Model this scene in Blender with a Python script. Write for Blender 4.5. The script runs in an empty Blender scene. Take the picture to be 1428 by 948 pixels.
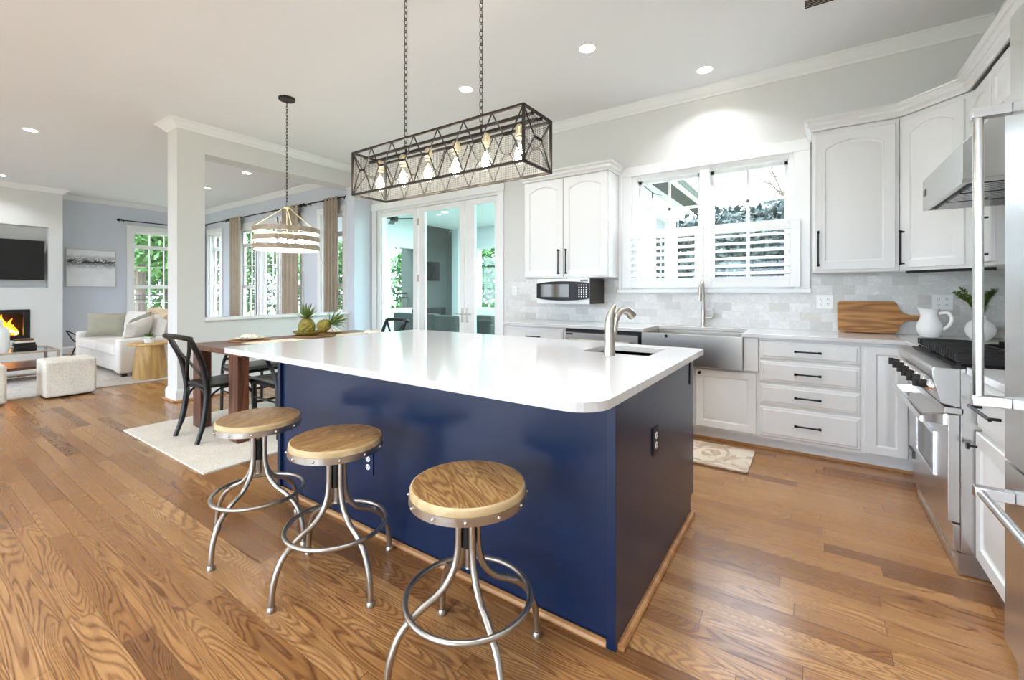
import bpy, bmesh, math, random
from mathutils import Vector, Matrix
random.seed(7)
S = bpy.context.scene
COL = S.collection
PI = math.pi
R = math.radians

# ------------------------------------------------------------------ camera
cd = bpy.data.cameras.new('camera'); cam = bpy.data.objects.new('camera', cd); COL.objects.link(cam)
S.camera = cam
cam.location = (0, 0, 1.24)
cam.rotation_euler = (R(90), 0, R(34.3))
cd.sensor_width = 36.0; cd.sensor_fit = 'HORIZONTAL'
cd.lens = 609.4/1428*36
cd.shift_y = -(474-407.5)/1428
cd.clip_start = 0.02; cd.clip_end = 200

# ------------------------------------------------------------------ world, sun, exposure
W = bpy.data.worlds.new('world'); S.world = W; W.use_nodes = True
bg = W.node_tree.nodes['Background']
bg.inputs[0].default_value = (0.73, 0.85, 1.0, 1)
bg.inputs[1].default_value = 7.0
sd = bpy.data.lights.new('sun', 'SUN'); sun = bpy.data.objects.new('sun', sd); COL.objects.link(sun)
sd.energy = 4.5; sd.angle = R(1.5); sd.color = (1, 0.95, 0.86)
sun.rotation_euler = (R(48), 0, R(-28))
S.view_settings.view_transform = 'Standard'
S.view_settings.look = 'None'
S.view_settings.gamma = 1.0
S.view_settings.use_curve_mapping = False
S.view_settings.exposure = 1.07
CAN_W = 4.2

# ------------------------------------------------------------------ materials
def lin(c):
    return tuple(((v/255)/12.92 if v/255 <= 0.04045 else ((v/255+0.055)/1.055)**2.4) for v in c) + (1,)

class NT:
    def __init__(s, name):
        s.m = bpy.data.materials.new(name); s.m.use_nodes = True
        s.t = s.m.node_tree; s.n = s.t.nodes; s.l = s.t.links
        s.b = s.n['Principled BSDF']; s.out = s.n['Material Output']
    def node(s, ty, **kw):
        n = s.n.new(ty)
        for k, v in kw.items():
            setattr(n, k, v)
        return n
    def link(s, a, b): s.l.new(a, b)
    def math(s, op, a, b=None, c=None, clamp=False):
        n = s.n.new('ShaderNodeMath'); n.operation = op; n.use_clamp = clamp
        for i, v in enumerate((a, b, c)):
            if v is None: continue
            if isinstance(v, (int, float)): n.inputs[i].default_value = v
            else: s.l.new(v, n.inputs[i])
        return n.outputs[0]
    def comb(s, x, y, z):
        n = s.n.new('ShaderNodeCombineXYZ')
        for i, v in enumerate((x, y, z)):
            if isinstance(v, (int, float)): n.inputs[i].default_value = v
            else: s.l.new(v, n.inputs[i])
        return n.outputs[0]
    def coords(s):
        c = s.n.new('ShaderNodeTexCoord'); x = s.n.new('ShaderNodeSeparateXYZ')
        s.l.new(c.outputs['Object'], x.inputs[0]); return c.outputs['Object'], x.outputs
    def noise(s, vec, scale, detail=3, rough=0.5, dist=0.0):
        n = s.n.new('ShaderNodeTexNoise'); n.inputs['Scale'].default_value = scale
        n.inputs['Detail'].default_value = detail; n.inputs['Roughness'].default_value = rough
        n.inputs['Distortion'].default_value = dist
        if vec is not None: s.l.new(vec, n.inputs['Vector'])
        return n.outputs['Fac']
    def ramp(s, fac, stops):
        n = s.n.new('ShaderNodeValToRGB'); s.l.new(fac, n.inputs[0])
        e = n.color_ramp.elements
        while len(e) < len(stops): e.new(0.5)
        for k, (p, c) in enumerate(stops):
            e[k].position = p; e[k].color = c
        return n.outputs[0]
    def mix(s, fac, a, b, mode='MIX'):
        n = s.n.new('ShaderNodeMix'); n.data_type = 'RGBA'; n.blend_type = mode
        if isinstance(fac, (int, float)): n.inputs[0].default_value = fac
        else: s.l.new(fac, n.inputs[0])
        for i, v in ((6, a), (7, b)):
            if isinstance(v, tuple): n.inputs[i].default_value = v
            else: s.l.new(v, n.inputs[i])
        return n.outputs[2]
    def bump(s, h, strength=0.2, dist=0.01):
        n = s.n.new('ShaderNodeBump'); n.inputs['Strength'].default_value = strength
        n.inputs['Distance'].default_value = dist; s.l.new(h, n.inputs['Height'])
        s.l.new(n.outputs[0], s.b.inputs['Normal'])

def simple(name, rgb, rough=0.5, metal=0.0, var=0.03, vscale=3.0, spec=0.5, coat=0.0, bump=0.0, bscale=60):
    t = NT(name)
    co, _ = t.coords()
    f = t.noise(co, vscale, 3)
    c = lin(rgb)
    lo = tuple(v*(1-var) for v in c[:3])+(1,); hi = tuple(min(1, v*(1+var)) for v in c[:3])+(1,)
    t.link(t.mix(f, lo, hi), t.b.inputs['Base Color'])
    t.b.inputs['Roughness'].default_value = rough
    t.b.inputs['Metallic'].default_value = metal
    t.b.inputs['Specular IOR Level'].default_value = spec
    if coat: t.b.inputs['Coat Weight'].default_value = coat; t.b.inputs['Coat Roughness'].default_value = 0.1
    if bump: t.bump(t.noise(co, bscale, 4), bump, 0.004)
    return t.m

def brushed(name, rgb, rough=0.28, axis='z'):
    t = NT(name); co, x = t.coords()
    k = {'x': (1.5, 60, 60), 'y': (60, 1.5, 60), 'z': (60, 60, 1.5)}[axis]
    v = t.comb(t.math('MULTIPLY', x[0], k[0]), t.math('MULTIPLY', x[1], k[1]), t.math('MULTIPLY', x[2], k[2]))
    f = t.noise(v, 3.0, 3)
    c = lin(rgb)
    t.link(t.mix(f, tuple(q*0.985 for q in c[:3])+(1,), c), t.b.inputs['Base Color'])
    t.b.inputs['Metallic'].default_value = 1.0
    r = t.math('MULTIPLY_ADD', f, 0.05, rough-0.025); t.link(r, t.b.inputs['Roughness'])
    return t.m

def emit(name, rgb, strength):
    t = NT(name); t.b.inputs['Base Color'].default_value = lin(rgb)
    t.b.inputs['Emission Color'].default_value = lin(rgb); t.b.inputs['Emission Strength'].default_value = strength
    return t.m

def glass(name, tint=(1, 1, 1), refl=1.0, rough=0.0):
    t = NT(name); t.n.remove(t.b)
    tr = t.node('ShaderNodeBsdfTransparent'); tr.inputs[0].default_value = tint+(1,)
    gl = t.node('ShaderNodeBsdfGlossy'); gl.inputs['Roughness'].default_value = rough
    lw = t.node('ShaderNodeLayerWeight')
    fr = t.math('MULTIPLY_ADD', t.math('POWER', lw.outputs['Facing'], 5.0), 0.9, 0.045)
    mx = t.node('ShaderNodeMixShader')
    t.link(t.math('MULTIPLY', fr, refl, clamp=True), mx.inputs[0])
    t.link(tr.outputs[0], mx.inputs[1]); t.link(gl.outputs[0], mx.inputs[2]); t.link(mx.outputs[0], t.out.inputs[0])
    return t.m

def wood(name, light, dark, rough=0.4, axis='x', scale=1.0, lines=40, planks=0.0, plankaxis=1):
    t = NT(name); co, x = t.coords()
    ax = {'x': (1.2, 9, 9), 'y': (9, 1.2, 9), 'z': (9, 9, 1.2)}[axis]
    sh = 0.0
    if planks:
        row = t.math('FLOOR', t.math('DIVIDE', x[plankaxis], planks))
        wn = t.node('ShaderNodeTexWhiteNoise', noise_dimensions='1D'); t.link(row, wn.inputs['W'])
        sh = t.math('MULTIPLY', wn.outputs['Value'], 9.0)
    comps = [t.math('MULTIPLY', x[i], ax[i]*scale) for i in range(3)]
    if planks:
        ai = 'xyz'.index(axis); comps[ai] = t.math('ADD', comps[ai], sh)
    v = t.comb(*comps)
    n1 = t.noise(v, 1.0, 1.5, 0.45, 0.3)
    ln = t.math('SINE', t.math('MULTIPLY', n1, lines))
    ln = t.math('MULTIPLY_ADD', ln, 0.5, 0.5)
    v2 = t.comb(*[t.math('MULTIPLY', x[i], (4 if 'xyz'[i] == axis else 120)*scale) for i in range(3)])
    n2 = t.noise(v2, 1.0, 3)
    f = t.math('ADD', t.math('MULTIPLY', ln, 0.45), t.math('MULTIPLY', n2, 0.55))
    if planks:
        f = t.math('ADD', t.math('MULTIPLY', f, 0.75), t.math('MULTIPLY', wn.outputs['Value'], 0.25))
    col = t.ramp(f, [(0.15, lin(dark)), (0.8, lin(light))])
    if planks:
        fr = t.math('FRACT', t.math('DIVIDE', x[plankaxis], planks))
        g = t.math('LESS_THAN', fr, 0.03)
        col = t.mix(g, col, tuple(v*0.6 for v in lin(dark)[:3])+(1,))
    t.link(col, t.b.inputs['Base Color'])
    t.b.inputs['Roughness'].default_value = rough
    t.bump(f, 0.08, 0.003)
    return t.m

def floor_mat():
    t = NT('oak_strip_floor'); co, x = t.coords()
    w, L = 0.083, 1.15
    yy = t.math('DIVIDE', x[1], w); row = t.math('FLOOR', yy)
    wr = t.node('ShaderNodeTexWhiteNoise', noise_dimensions='1D'); t.link(row, wr.inputs['W'])
    xs = t.math('ADD', t.math('DIVIDE', x[0], L), t.math('MULTIPLY', wr.outputs['Value'], 7.3))
    colm = t.math('FLOOR', xs)
    wp = t.node('ShaderNodeTexWhiteNoise', noise_dimensions='2D'); t.link(t.comb(row, colm, 0), wp.inputs['Vector'])
    pid = wp.outputs['Value']
    off = t.math('MULTIPLY', pid, 60.0)
    v = t.comb(t.math('ADD', t.math('MULTIPLY', x[0], 0.75), off), t.math('ADD', t.math('MULTIPLY', x[1], 7.0), off), off)
    n1 = t.noise(v, 1.0, 1.2, 0.4, 0.25)
    ln = t.math('SINE', t.math('MULTIPLY', n1, 330.0))
    ln = t.math('POWER', t.math('MULTIPLY_ADD', ln, 0.5, 0.5), 2.4)
    v2 = t.comb(t.math('MULTIPLY', x[0], 4.0), t.math('MULTIPLY', x[1], 110.0), off)
    n2 = t.noise(v2, 1.0, 3, 0.6)
    n2 = t.math('MULTIPLY', t.math('SUBTRACT', n2, 0.36), 3.2, clamp=True)
    v3 = t.comb(t.math('MULTIPLY', x[0], 0.8), t.math('MULTIPLY', x[1], 1.2), 0.0)
    n3 = t.noise(v3, 1.0, 2)
    base = t.ramp(pid, [(0.0, lin((164, 114, 64))), (0.35, lin((188, 138, 84))), (0.72, lin((202, 154, 100))), (0.9, lin((172, 122, 72))), (1.0, lin((140, 96, 56)))])
    dark = t.mix(1.0, base, lin((168, 148, 132)), 'MULTIPLY')
    f = t.math('ADD', t.math('MULTIPLY', ln, 0.62), t.math('MULTIPLY', n2, 0.5), clamp=True)
    col = t.mix(f, base, dark)
    fy = t.math('FRACT', yy); fx = t.math('FRACT', xs)
    g1 = t.math('LESS_THAN', fy, 0.018); g2 = t.math('LESS_THAN', fx, 0.0022)
    g = t.math('MAXIMUM', g1, g2)
    col = t.mix(t.math('MULTIPLY', g, 0.75), col, lin((70, 42, 24)))
    t.link(col, t.b.inputs['Base Color'])
    t.link(t.math('ADD', t.math('MULTIPLY', f, 0.10), t.math('MULTIPLY_ADD', n3, 0.12, 0.14)), t.b.inputs['Roughness'])
    t.b.inputs['Specular IOR Level'].default_value = 0.55
    t.bump(t.math('SUBTRACT', t.math('MULTIPLY', f, -0.25), g), 0.12, 0.002)
    return t.m

def tile_mat(swap=False):
    t = NT('marble_subway_tile'); co, x = t.coords()
    h = x[1] if swap else x[0]
    w, L = 0.076, 0.152
    zz = t.math('DIVIDE', t.math('SUBTRACT', x[2], 0.915), w); row = t.math('FLOOR', zz)
    xs = t.math('ADD', t.math('DIVIDE', h, L), t.math('MULTIPLY', row, 0.5))
    cm = t.math('FLOOR', xs)
    wp = t.node('ShaderNodeTexWhiteNoise', noise_dimensions='2D'); t.link(t.comb(row, cm, 0), wp.inputs['Vector'])
    pid = wp.outputs['Value']
    base = t.ramp(pid, [(0, lin((232, 230, 226))), (0.6, lin((222, 220, 215))), (0.85, lin((205, 202, 196))), (1.0, lin((214, 208, 196)))])
    off = t.math('MULTIPLY', pid, 30.0)
    n = t.noise(t.comb(t.math('ADD', h, off), x[2], off), 9.0, 5, 0.6, 1.2)
    vein = t.math('ABSOLUTE', t.math('SUBTRACT', n, 0.5))
    vf = t.math('SUBTRACT', 1.0, t.math('MULTIPLY', vein, 9.0), clamp=True)
    col = t.mix(t.math('MULTIPLY', vf, 0.35), base, lin((188, 186, 182)))
    fy = t.math('FRACT', zz); fx = t.math('FRACT', xs)
    g = t.math('MAXIMUM', t.math('LESS_THAN', fy, 0.035), t.math('LESS_THAN', fx, 0.018))
    col = t.mix(t.math('MULTIPLY', g, 0.6), col, lin((206, 204, 199)))
    t.link(col, t.b.inputs['Base Color']); t.b.inputs['Roughness'].default_value = 0.28
    t.bump(t.math('SUBTRACT', 1.0, g), 0.15, 0.002)
    return t.m

def marble_mat():
    t = NT('marble_pattern_mat'); co, x = t.coords()
    n = t.noise(co, 3.0, 5, 0.6, 1.5)
    v = t.math('SUBTRACT', 1.0, t.math('MULTIPLY', t.math('ABSOLUTE', t.math('SUBTRACT', n, 0.5)), 16.0), clamp=True)
    n2 = t.noise(co, 4.0, 3)
    c = t.mix(t.math('MULTIPLY', v, 0.75), t.mix(n2, lin((236, 226, 208)), lin((222, 206, 180))), lin((168, 128, 84)))
    t.link(c, t.b.inputs['Base Color']); t.b.inputs['Roughness'].default_value = 0.45
    return t.m

def fabric(name, rgb, rgb2=None, scale=220, bump=0.3, rough=0.9):
    t = NT(name); co, x = t.coords()
    rgb2 = rgb2 or tuple(max(0, v-22) for v in rgb)
    n = t.noise(co, scale, 2, 0.7)
    n0 = t.noise(co, 5, 2)
    f = t.math('ADD', t.math('MULTIPLY', n, 0.7), t.math('MULTIPLY', n0, 0.3))
    t.link(t.ramp(f, [(0.35, lin(rgb2)), (0.6, lin(rgb))]), t.b.inputs['Base Color'])
    t.b.inputs['Roughness'].default_value = rough
    t.b.inputs['Specular IOR Level'].default_value = 0.2
    t.bump(n, bump, 0.003)
    return t.m

def art_mat():
    t = NT('abstract_canvas'); co, x = t.coords()
    n = t.noise(t.comb(0.0, t.math('MULTIPLY', x[1], 3.0), t.math('MULTIPLY', x[2], 6.0)), 3.0, 6, 0.7, 0.6)
    band = t.math('SUBTRACT', 1.0, t.math('MULTIPLY', t.math('ABSOLUTE', t.math('SUBTRACT', x[2], 1.87)), 6.5), clamp=True)
    f = t.math('MULTIPLY', t.math('MULTIPLY', t.math('SUBTRACT', n, 0.40), 12.0, clamp=True), band, clamp=True)
    base = t.mix(t.noise(co, 7, 4), lin((250, 250, 250)), lin((228, 229, 232)))
    t.link(t.mix(f, base, lin((30, 32, 34))), t.b.inputs['Base Color'])
    t.b.inputs['Roughness'].default_value = 0.8
    return t.m

def leaf_mat(name, a, b, c=None):
    t = NT(name); co, x = t.coords()
    n = t.noise(co, 2.5, 4, 0.7); n2 = t.noise(co, 19.0, 2)
    f = t.math('ADD', t.math('MULTIPLY', n, 0.55), t.math('MULTIPLY', n2, 0.45))
    t.link(t.ramp(f, [(0.3, lin(a)), (0.55, lin(b)), (0.8, lin(c or b))]), t.b.inputs['Base Color'])
    t.b.inputs['Roughness'].default_value = 0.6
    return t.m

M = {}
M['wall'] = simple('wall_paint', (221, 220, 216), 0.75, var=0.01)
M['wall_daylit'] = simple('daylit_wall_paint', (212, 216, 224), 0.75, var=0.01)  # wall paint with the bluish daylight cast put into its colour
M['ceil'] = simple('ceiling_paint', (236, 236, 236), 0.8, var=0.006)
M['trim'] = simple('trim_paint', (240, 240, 238), 0.4, var=0.006)
M['cab'] = simple('cabinet_paint', (232, 231, 228), 0.38, var=0.008)
M['floor'] = floor_mat()
M['tile'] = tile_mat(False); M['tile_y'] = tile_mat(True)
M['quartz'] = simple('white_quartz', (214, 212, 210), 0.10, var=0.012, vscale=40)
M['navy'] = simple('navy_paint', (13, 36, 70), 0.30, var=0.04, coat=0.12, spec=0.4)
M['steel'] = simple('brushed_steel', (208, 207, 205), 0.27, 1.0, var=0.015)
M['steel_h'] = simple('brushed_steel_panel', (208, 207, 205), 0.30, 1.0, var=0.015)
M['steel_x'] = simple('satin_steel', (188, 180, 170), 0.30, 1.0, var=0.01)
M['chrome'] = simple('polished_chrome', (230, 230, 230), 0.08, 1.0, var=0.01)
M['nickel'] = simple('brushed_nickel', (196, 190, 180), 0.28, 1.0, var=0.02)
M['black'] = simple('matte_black_metal', (26, 25, 25), 0.45, 0.3, var=0.1)
M['bronze'] = simple('dark_bronze', (58, 52, 46), 0.42, 0.8, var=0.1)
M['castiron'] = simple('cast_iron', (34, 31, 30), 0.5, 0.2, var=0.1)
M['darkglass'] = simple('black_glass', (14, 14, 15), 0.06, var=0.05)
M['mwglass'] = simple('microwave_glass', (104, 98, 88), 0.12, var=0.05)
M['glass'] = glass('clear_glass', (0.86, 0.88, 0.89), 0.8)
M['glass_teal'] = glass('tinted_glass', (0.78, 0.93, 0.90), 1.0)
M['glass_bulb'] = glass('bulb_glass', (0.98, 0.95, 0.9), 1.0)
M['tubesteel'] = simple('raw_tube_steel', (184, 180, 172), 0.34, 1.0, var=0.08)
M['stoolwood'] = wood('stool_seat_wood', (198, 158, 100), (128, 88, 46), 0.35, 'y', 2.6, 60, 0.058, 0)
M['stooledge'] = wood('stool_edge_wood', (214, 190, 146), (186, 158, 112), 0.4, 'x', 1.5, 20)
M['tablewood'] = wood('walnut_table_wood', (128, 84, 58), (72, 42, 28), 0.35, 'y', 1.0, 30)
M['tableleg'] = wood('walnut_leg_wood', (120, 74, 50), (62, 34, 22), 0.4, 'z', 1.0, 26)
M['oaktrim'] = wood('oak_shoe_molding', (196, 146, 92), (160, 108, 60), 0.4, 'x', 1.0, 20)
M['boardwood'] = wood('acacia_board', (190, 136, 76), (126, 80, 38), 0.4, 'x', 1.3, 34)
M['sidewood'] = wood('oak_side_table', (216, 178, 112), (180, 138, 76), 0.45, 'z', 1.0, 20)
M['blackwood'] = simple('black_stained_wood', (20, 19, 18), 0.38, var=0.2, vscale=12)
M['gold'] = simple('antique_brass', (216, 202, 166), 0.4, 0.7, var=0.05)
M['washwood'] = wood('greywash_wood', (184, 170, 148), (150, 134, 112), 0.55, 'x', 1.0, 30)
M['white_in'] = simple('white_enamel_inside', (246, 240, 226), 0.5)
M['porcelain'] = simple('white_porcelain', (244, 243, 240), 0.15, var=0.01)
M['linen'] = fabric('cream_linen', (240, 232, 218), (222, 210, 190))
M['boucle'] = fabric('oatmeal_boucle', (236, 230, 218), (206, 196, 178), 90)
M['sofa'] = fabric('ivory_sofa_fabric', (238, 233, 226), (222, 214, 204), 160)
M['sage'] = fabric('grey_green_cushion', (176, 172, 154), (150, 146, 128), 160)
M['throw'] = fabric('knitted_throw', (226, 208, 180), (180, 152, 118), 60, 0.8)
M['curtain'] = fabric('taupe_curtain', (186, 172, 154), (164, 150, 132), 200, 0.1)
M['rug'] = fabric('cream_woven_rug', (248, 242, 230), (226, 214, 192), 70, 0.8)
M['rug2'] = fabric('grey_flecked_rug', (222, 216, 208), (180, 176, 172), 40, 0.6)
M['marblemat'] = marble_mat()
M['seatpad'] = simple('grey_seat_pad', (112, 112, 104), 0.5, var=0.06)
M['wire'] = simple('dull_wire', (112, 110, 105), 0.8, var=0.03, spec=0.1)
M['tvblack'] = simple('television_black', (5, 5, 6), 0.5, var=0.05)
M['woven'] = fabric('woven_placemat', (176, 138, 96), (120, 84, 52), 120, 0.8)
M['art'] = art_mat()
M['plastic'] = simple('white_plastic', (244, 243, 240), 0.35, var=0.01)
M['grassy'] = simple('lawn', (128, 134, 104), 0.9, var=0.25, vscale=5)
M['leafA'] = leaf_mat('bright_leaves', (40, 68, 34), (80, 116, 58), (128, 160, 96))
M['leafB'] = leaf_mat('evergreen_leaves', (30, 42, 38), (50, 64, 58), (82, 92, 88))
M['leafC'] = leaf_mat('houseplant_leaves', (52, 80, 28), (96, 126, 44), (142, 158, 70))
M['bark'] = simple('bark', (92, 78, 66), 0.9, var=0.3, vscale=12)
M['stone'] = simple('charcoal_stone', (60, 60, 58), 0.7, var=0.25, vscale=6)
M['outgrey'] = fabric('outdoor_grey_cushion', (84, 84, 82), (66, 66, 66))
M['outpaint'] = simple('grey_gutter_paint', (120, 128, 128), 0.5, var=0.03)
M['paver'] = simple('pale_pavers', (188, 186, 180), 0.8, var=0.1)
M['siding'] = simple('white_siding', (214, 217, 218), 0.6, var=0.01)
M['roof'] = simple('grey_shingle', (74, 74, 78), 0.9, var=0.2, vscale=14)
M['lens'] = emit('lit_lens', (255, 250, 240), 14)
M['filament'] = emit('glowing_filament', (255, 248, 238), 42)
M['flame'] = emit('flame', (255, 120, 20), 3.2)
M['flame2'] = emit('flame_core', (255, 196, 80), 7)
M['pineskin'] = leaf_mat('pineapple_skin', (96, 84, 30), (150, 134, 56), (190, 174, 92))
M['pineleaf'] = leaf_mat('pineapple_leaves', (70, 92, 44), (120, 142, 74), (176, 184, 120))
M['logo'] = simple('dark_badge', (60, 60, 62), 0.3, 0.5)

# ------------------------------------------------------------------ mesh builder
def catmull(pts, k=6, closed=False):
    P = [Vector(p) for p in pts]; out = []; n = len(P)
    rng = range(n if closed else n-1)
    for i in rng:
        if closed: p0, p1, p2, p3 = P[(i-1) % n], P[i], P[(i+1) % n], P[(i+2) % n]
        else:
            p1, p2 = P[i], P[i+1]
            p0 = P[i-1] if i > 0 else p1*2-p2
            p3 = P[i+2] if i+2 < n else p2*2-p1
        for j in range(k):
            t = j/k
            out.append(0.5*((2*p1)+(p2-p0)*t+(2*p0-5*p1+4*p2-p3)*t*t+(3*p1-p0-3*p2+p3)*t*t*t))
    if not closed: out.append(P[-1])
    return out

class MB:
    def __init__(s, mat=None): s.bm = bmesh.new(); s.X = mat or Matrix.Identity(4)
    def v(s, p): return s.bm.verts.new(s.X @ Vector(p))
    def f(s, vs):
        try: return s.bm.faces.new(vs)
        except ValueError: return None
    def box(s, x0, x1, y0, y1, z0, z1):
        a = [s.v((x, y, z)) for z in (z0, z1) for x, y in ((x0, y0), (x1, y0), (x1, y1), (x0, y1))]
        for q in ((3, 2, 1, 0), (4, 5, 6, 7), (0, 1, 5, 4), (1, 2, 6, 5), (2, 3, 7, 6), (3, 0, 4, 7)): s.f([a[i] for i in q])
        return s
    def prism(s, poly, lo, hi, axis='z'):
        def mk(p, h): return {'z': (p[0], p[1], h), 'y': (p[0], h, p[1]), 'x': (h, p[0], p[1])}[axis]
        a = [s.v(mk(p, lo)) for p in poly]; b = [s.v(mk(p, hi)) for p in poly]; n = len(poly)
        s.f(a[::-1]); s.f(b)
        for i in range(n): s.f([a[i], a[(i+1) % n], b[(i+1) % n], b[i]])
        return s
    def rings(s, rs, closed=False, cap=True):
        V = [[s.v(p) for p in r] for r in rs]; n = len(V[0]); m = len(V)
        for i in range(m if closed else m-1):
            a, b = V[i], V[(i+1) % m]
            for j in range(n): s.f([a[j], a[(j+1) % n], b[(j+1) % n], b[j]])
        if cap and not closed: s.f(V[0][::-1]); s.f(V[-1])
        return s
    def tube(s, path, r, n=10, closed=False, flat=None):
        P = [Vector(p) for p in path]; m = len(P)
        rad = r if isinstance(r, (list, tuple)) else [r]*m
        if len(rad) != m: rad = [rad[min(len(rad)-1, int(round(i*(len(rad)-1)/(m-1))))] for i in range(m)]
        T = []
        for i in range(m):
            a = P[(i-1) % m] if closed or i > 0 else P[i]; b = P[(i+1) % m] if closed or i < m-1 else P[i]
            T.append((b-a).normalized())
        u = T[0].cross(Vector((0, 0, 1)))
        if u.length < 0.1: u = T[0].cross(Vector((0, 1, 0)))
        u.normalize(); rs = []
        for i in range(m):
            u = (u-T[i]*u.dot(T[i])).normalized(); w = T[i].cross(u)
            fl = flat or 1.0
            rs.append([P[i]+u*math.cos(2*PI*j/n)*rad[i]+w*math.sin(2*PI*j/n)*rad[i]*fl for j in range(n)])
        return s.rings(rs, closed)
    def rod(s, a, b, r, n=10, r2=None): return s.tube([a, b], [r, r2 if r2 is not None else r], n)
    def lathe(s, prof, c=(0, 0, 0), n=32, cap=True):
        rs = [[(c[0]+max(r, 1e-4)*math.cos(2*PI*j/n), c[1]+max(r, 1e-4)*math.sin(2*PI*j/n), c[2]+z) for j in range(n)] for r, z in prof]
        return s.rings(rs, False, cap)
    def ball(s, c, r, n=12, sz=1.0):
        prof = [(r*math.sin(PI*k/n), -r*sz*math.cos(PI*k/n)) for k in range(n+1)]
        return s.lathe(prof, c, n*2)
    def torus(s, c, Rr, r, n=40, m=8, sx=1.0):
        return s.tube([(c[0]+Rr*sx*math.cos(2*PI*k/n), c[1]+Rr*math.sin(2*PI*k/n), c[2]) for k in range(n)], r, m, True)

def finish(name, mb, mat, parent=None, smooth=False, bevel=0.0, sub=0, label=None, seg=2, ang=40):
    bmesh.ops.recalc_face_normals(mb.bm, faces=mb.bm.faces)
    me = bpy.data.meshes.new(name); mb.bm.to_mesh(me); mb.bm.free()
    me.materials.append(M[mat] if isinstance(mat, str) else mat)
    o = bpy.data.objects.new(name, me); COL.objects.link(o)
    if smooth:
        for p in me.polygons: p.use_smooth = True
        try: me.set_sharp_from_angle(angle=R(ang))
        except Exception: pass
    if bevel:
        b = o.modifiers.new('bevel', 'BEVEL'); b.width = bevel; b.segments = seg; b.limit_method = 'ANGLE'; b.angle_limit = R(35)
    if sub:
        q = o.modifiers.new('sub', 'SUBSURF'); q.levels = sub; q.render_levels = sub
    if parent is not None:
        o.parent = parent
        if parent.parent is None: o.matrix_parent_inverse = Matrix.Translation(-parent.location)
    if label: o['label'] = label
    return o

def tag(o, label, cat, group=None):
    o['label'] = label; o['category'] = cat
    if group: o['group'] = group
    return o
def thing(name, label, cat, loc=(0, 0, 0), group=None):
    o = bpy.data.objects.new(name, None); COL.objects.link(o); o.location = loc; o.empty_display_size = 0.1
    return tag(o, label, cat, group)
def struct(name, mb, mat, parent=None, **k):
    o = finish(name, mb, mat, parent, **k)
    if parent is None: o['kind'] = 'structure'
    return o
def dup(root, loc, rz=0.0, label=None, group=None):
    base = root.location.copy()
    r = root.copy(); COL.objects.link(r); r.location = loc; r.rotation_euler = (0, 0, rz)
    if label: r['label'] = label
    if group: r['group'] = group
    def rec(src, dst):
        for ch in list(src.children):
            c = ch.copy(); COL.objects.link(c); c.parent = dst; rec(ch, c)
    rec(root, r)
    return r
def rectframe(mb, u0, u1, v0, v1, w, y0, y1, axis='y'):
    """picture-frame of four boxes around an opening; axis = thickness axis"""
    def bx(a0, a1, b0, b1):
        if axis == 'y': mb.box(a0, a1, y0, y1, b0, b1)
        else: mb.box(y0, y1, a0, a1, b0, b1)
    bx(u0-w, u0, v0-w, v1+w); bx(u1, u1+w, v0-w, v1+w); bx(u0, u1, v1, v1+w); bx(u0, u1, v0-w, v0)
    return mb

# ------------------------------------------------------------------ room shell
ZC = 3.2; YB = 4.53; XR = 1.17; XL = -12.4; YR = -3.6; XH = -5.93; TH = 0.16
struct('floor', MB().box(XL-TH, XR+TH, YR-TH, YB+TH, -0.12, 0), 'floor')
struct('ceiling', MB().box(XL-TH, XR+TH, YR-TH, YB+TH, ZC, ZC+0.25), 'ceil')

def wall_y(name, y0, y1, xa, xb, holes, mat):
    mb = MB(); xs = xa
    for (h0, h1, z0, z1) in sorted(holes):
        if h0 > xs: mb.box(xs, h0, y0, y1, 0, ZC)
        if z0 > 0: mb.box(h0, h1, y0, y1, 0, z0)
        mb.box(h0, h1, y0, y1, z1, ZC); xs = h1
    mb.box(xs, xb, y0, y1, 0, ZC)
    return struct(name, mb, mat)
def wall_x(name, x0, x1, ya, yb, holes, mat):
    mb = MB(); ys = ya
    for (h0, h1, z0, z1) in sorted(holes):
        if h0 > ys: mb.box(x0, x1, ys, h0, 0, ZC)
        if z0 > 0: mb.box(x0, x1, h0, h1, 0, z0)
        mb.box(x0, x1, h0, h1, z1, ZC); ys = h1
    mb.box(x0, x1, ys, yb, 0, ZC)
    return struct(name, mb, mat)

KW = [(-1.56, -0.11, 1.30, 2.46)]
FD = [(-5.70, -3.28, 0.0, 2.56)]
wall_y('wall_back', YB, YB+TH, XH-0.02, XR+TH, KW+FD, 'wall')
LW = [(-11.80, -11.18, 0.62, 2.62), (-10.35, -9.58, 0.62, 2.62), (-9.44, -8.72, 0.62, 2.62), (-8.58, -7.86, 0.62, 2.62), (-7.22, -6.56, 0.62, 2.62)]
wall_y('wall_living', YB, YB+TH, XL-TH, XH-0.02, LW, 'wall_daylit')
wall_x('wall_right', XR, XR+TH, YR, YB, [], 'wall')
FW = [(3.25, 4.20, 0.62, 2.62)]
wall_x('wall_left', XL-TH, XL, YR, YB, FW, 'wall_daylit')
RW = [(-11.0, -8.2, 0.5, 2.6), (-6.6, -3.6, 0.1, 2.6), (-2.8, 0.4, 0.1, 2.6)]
wall_y('wall_rear', YR-TH, YR, XL-TH, XR+TH, RW, 'wall')

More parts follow.
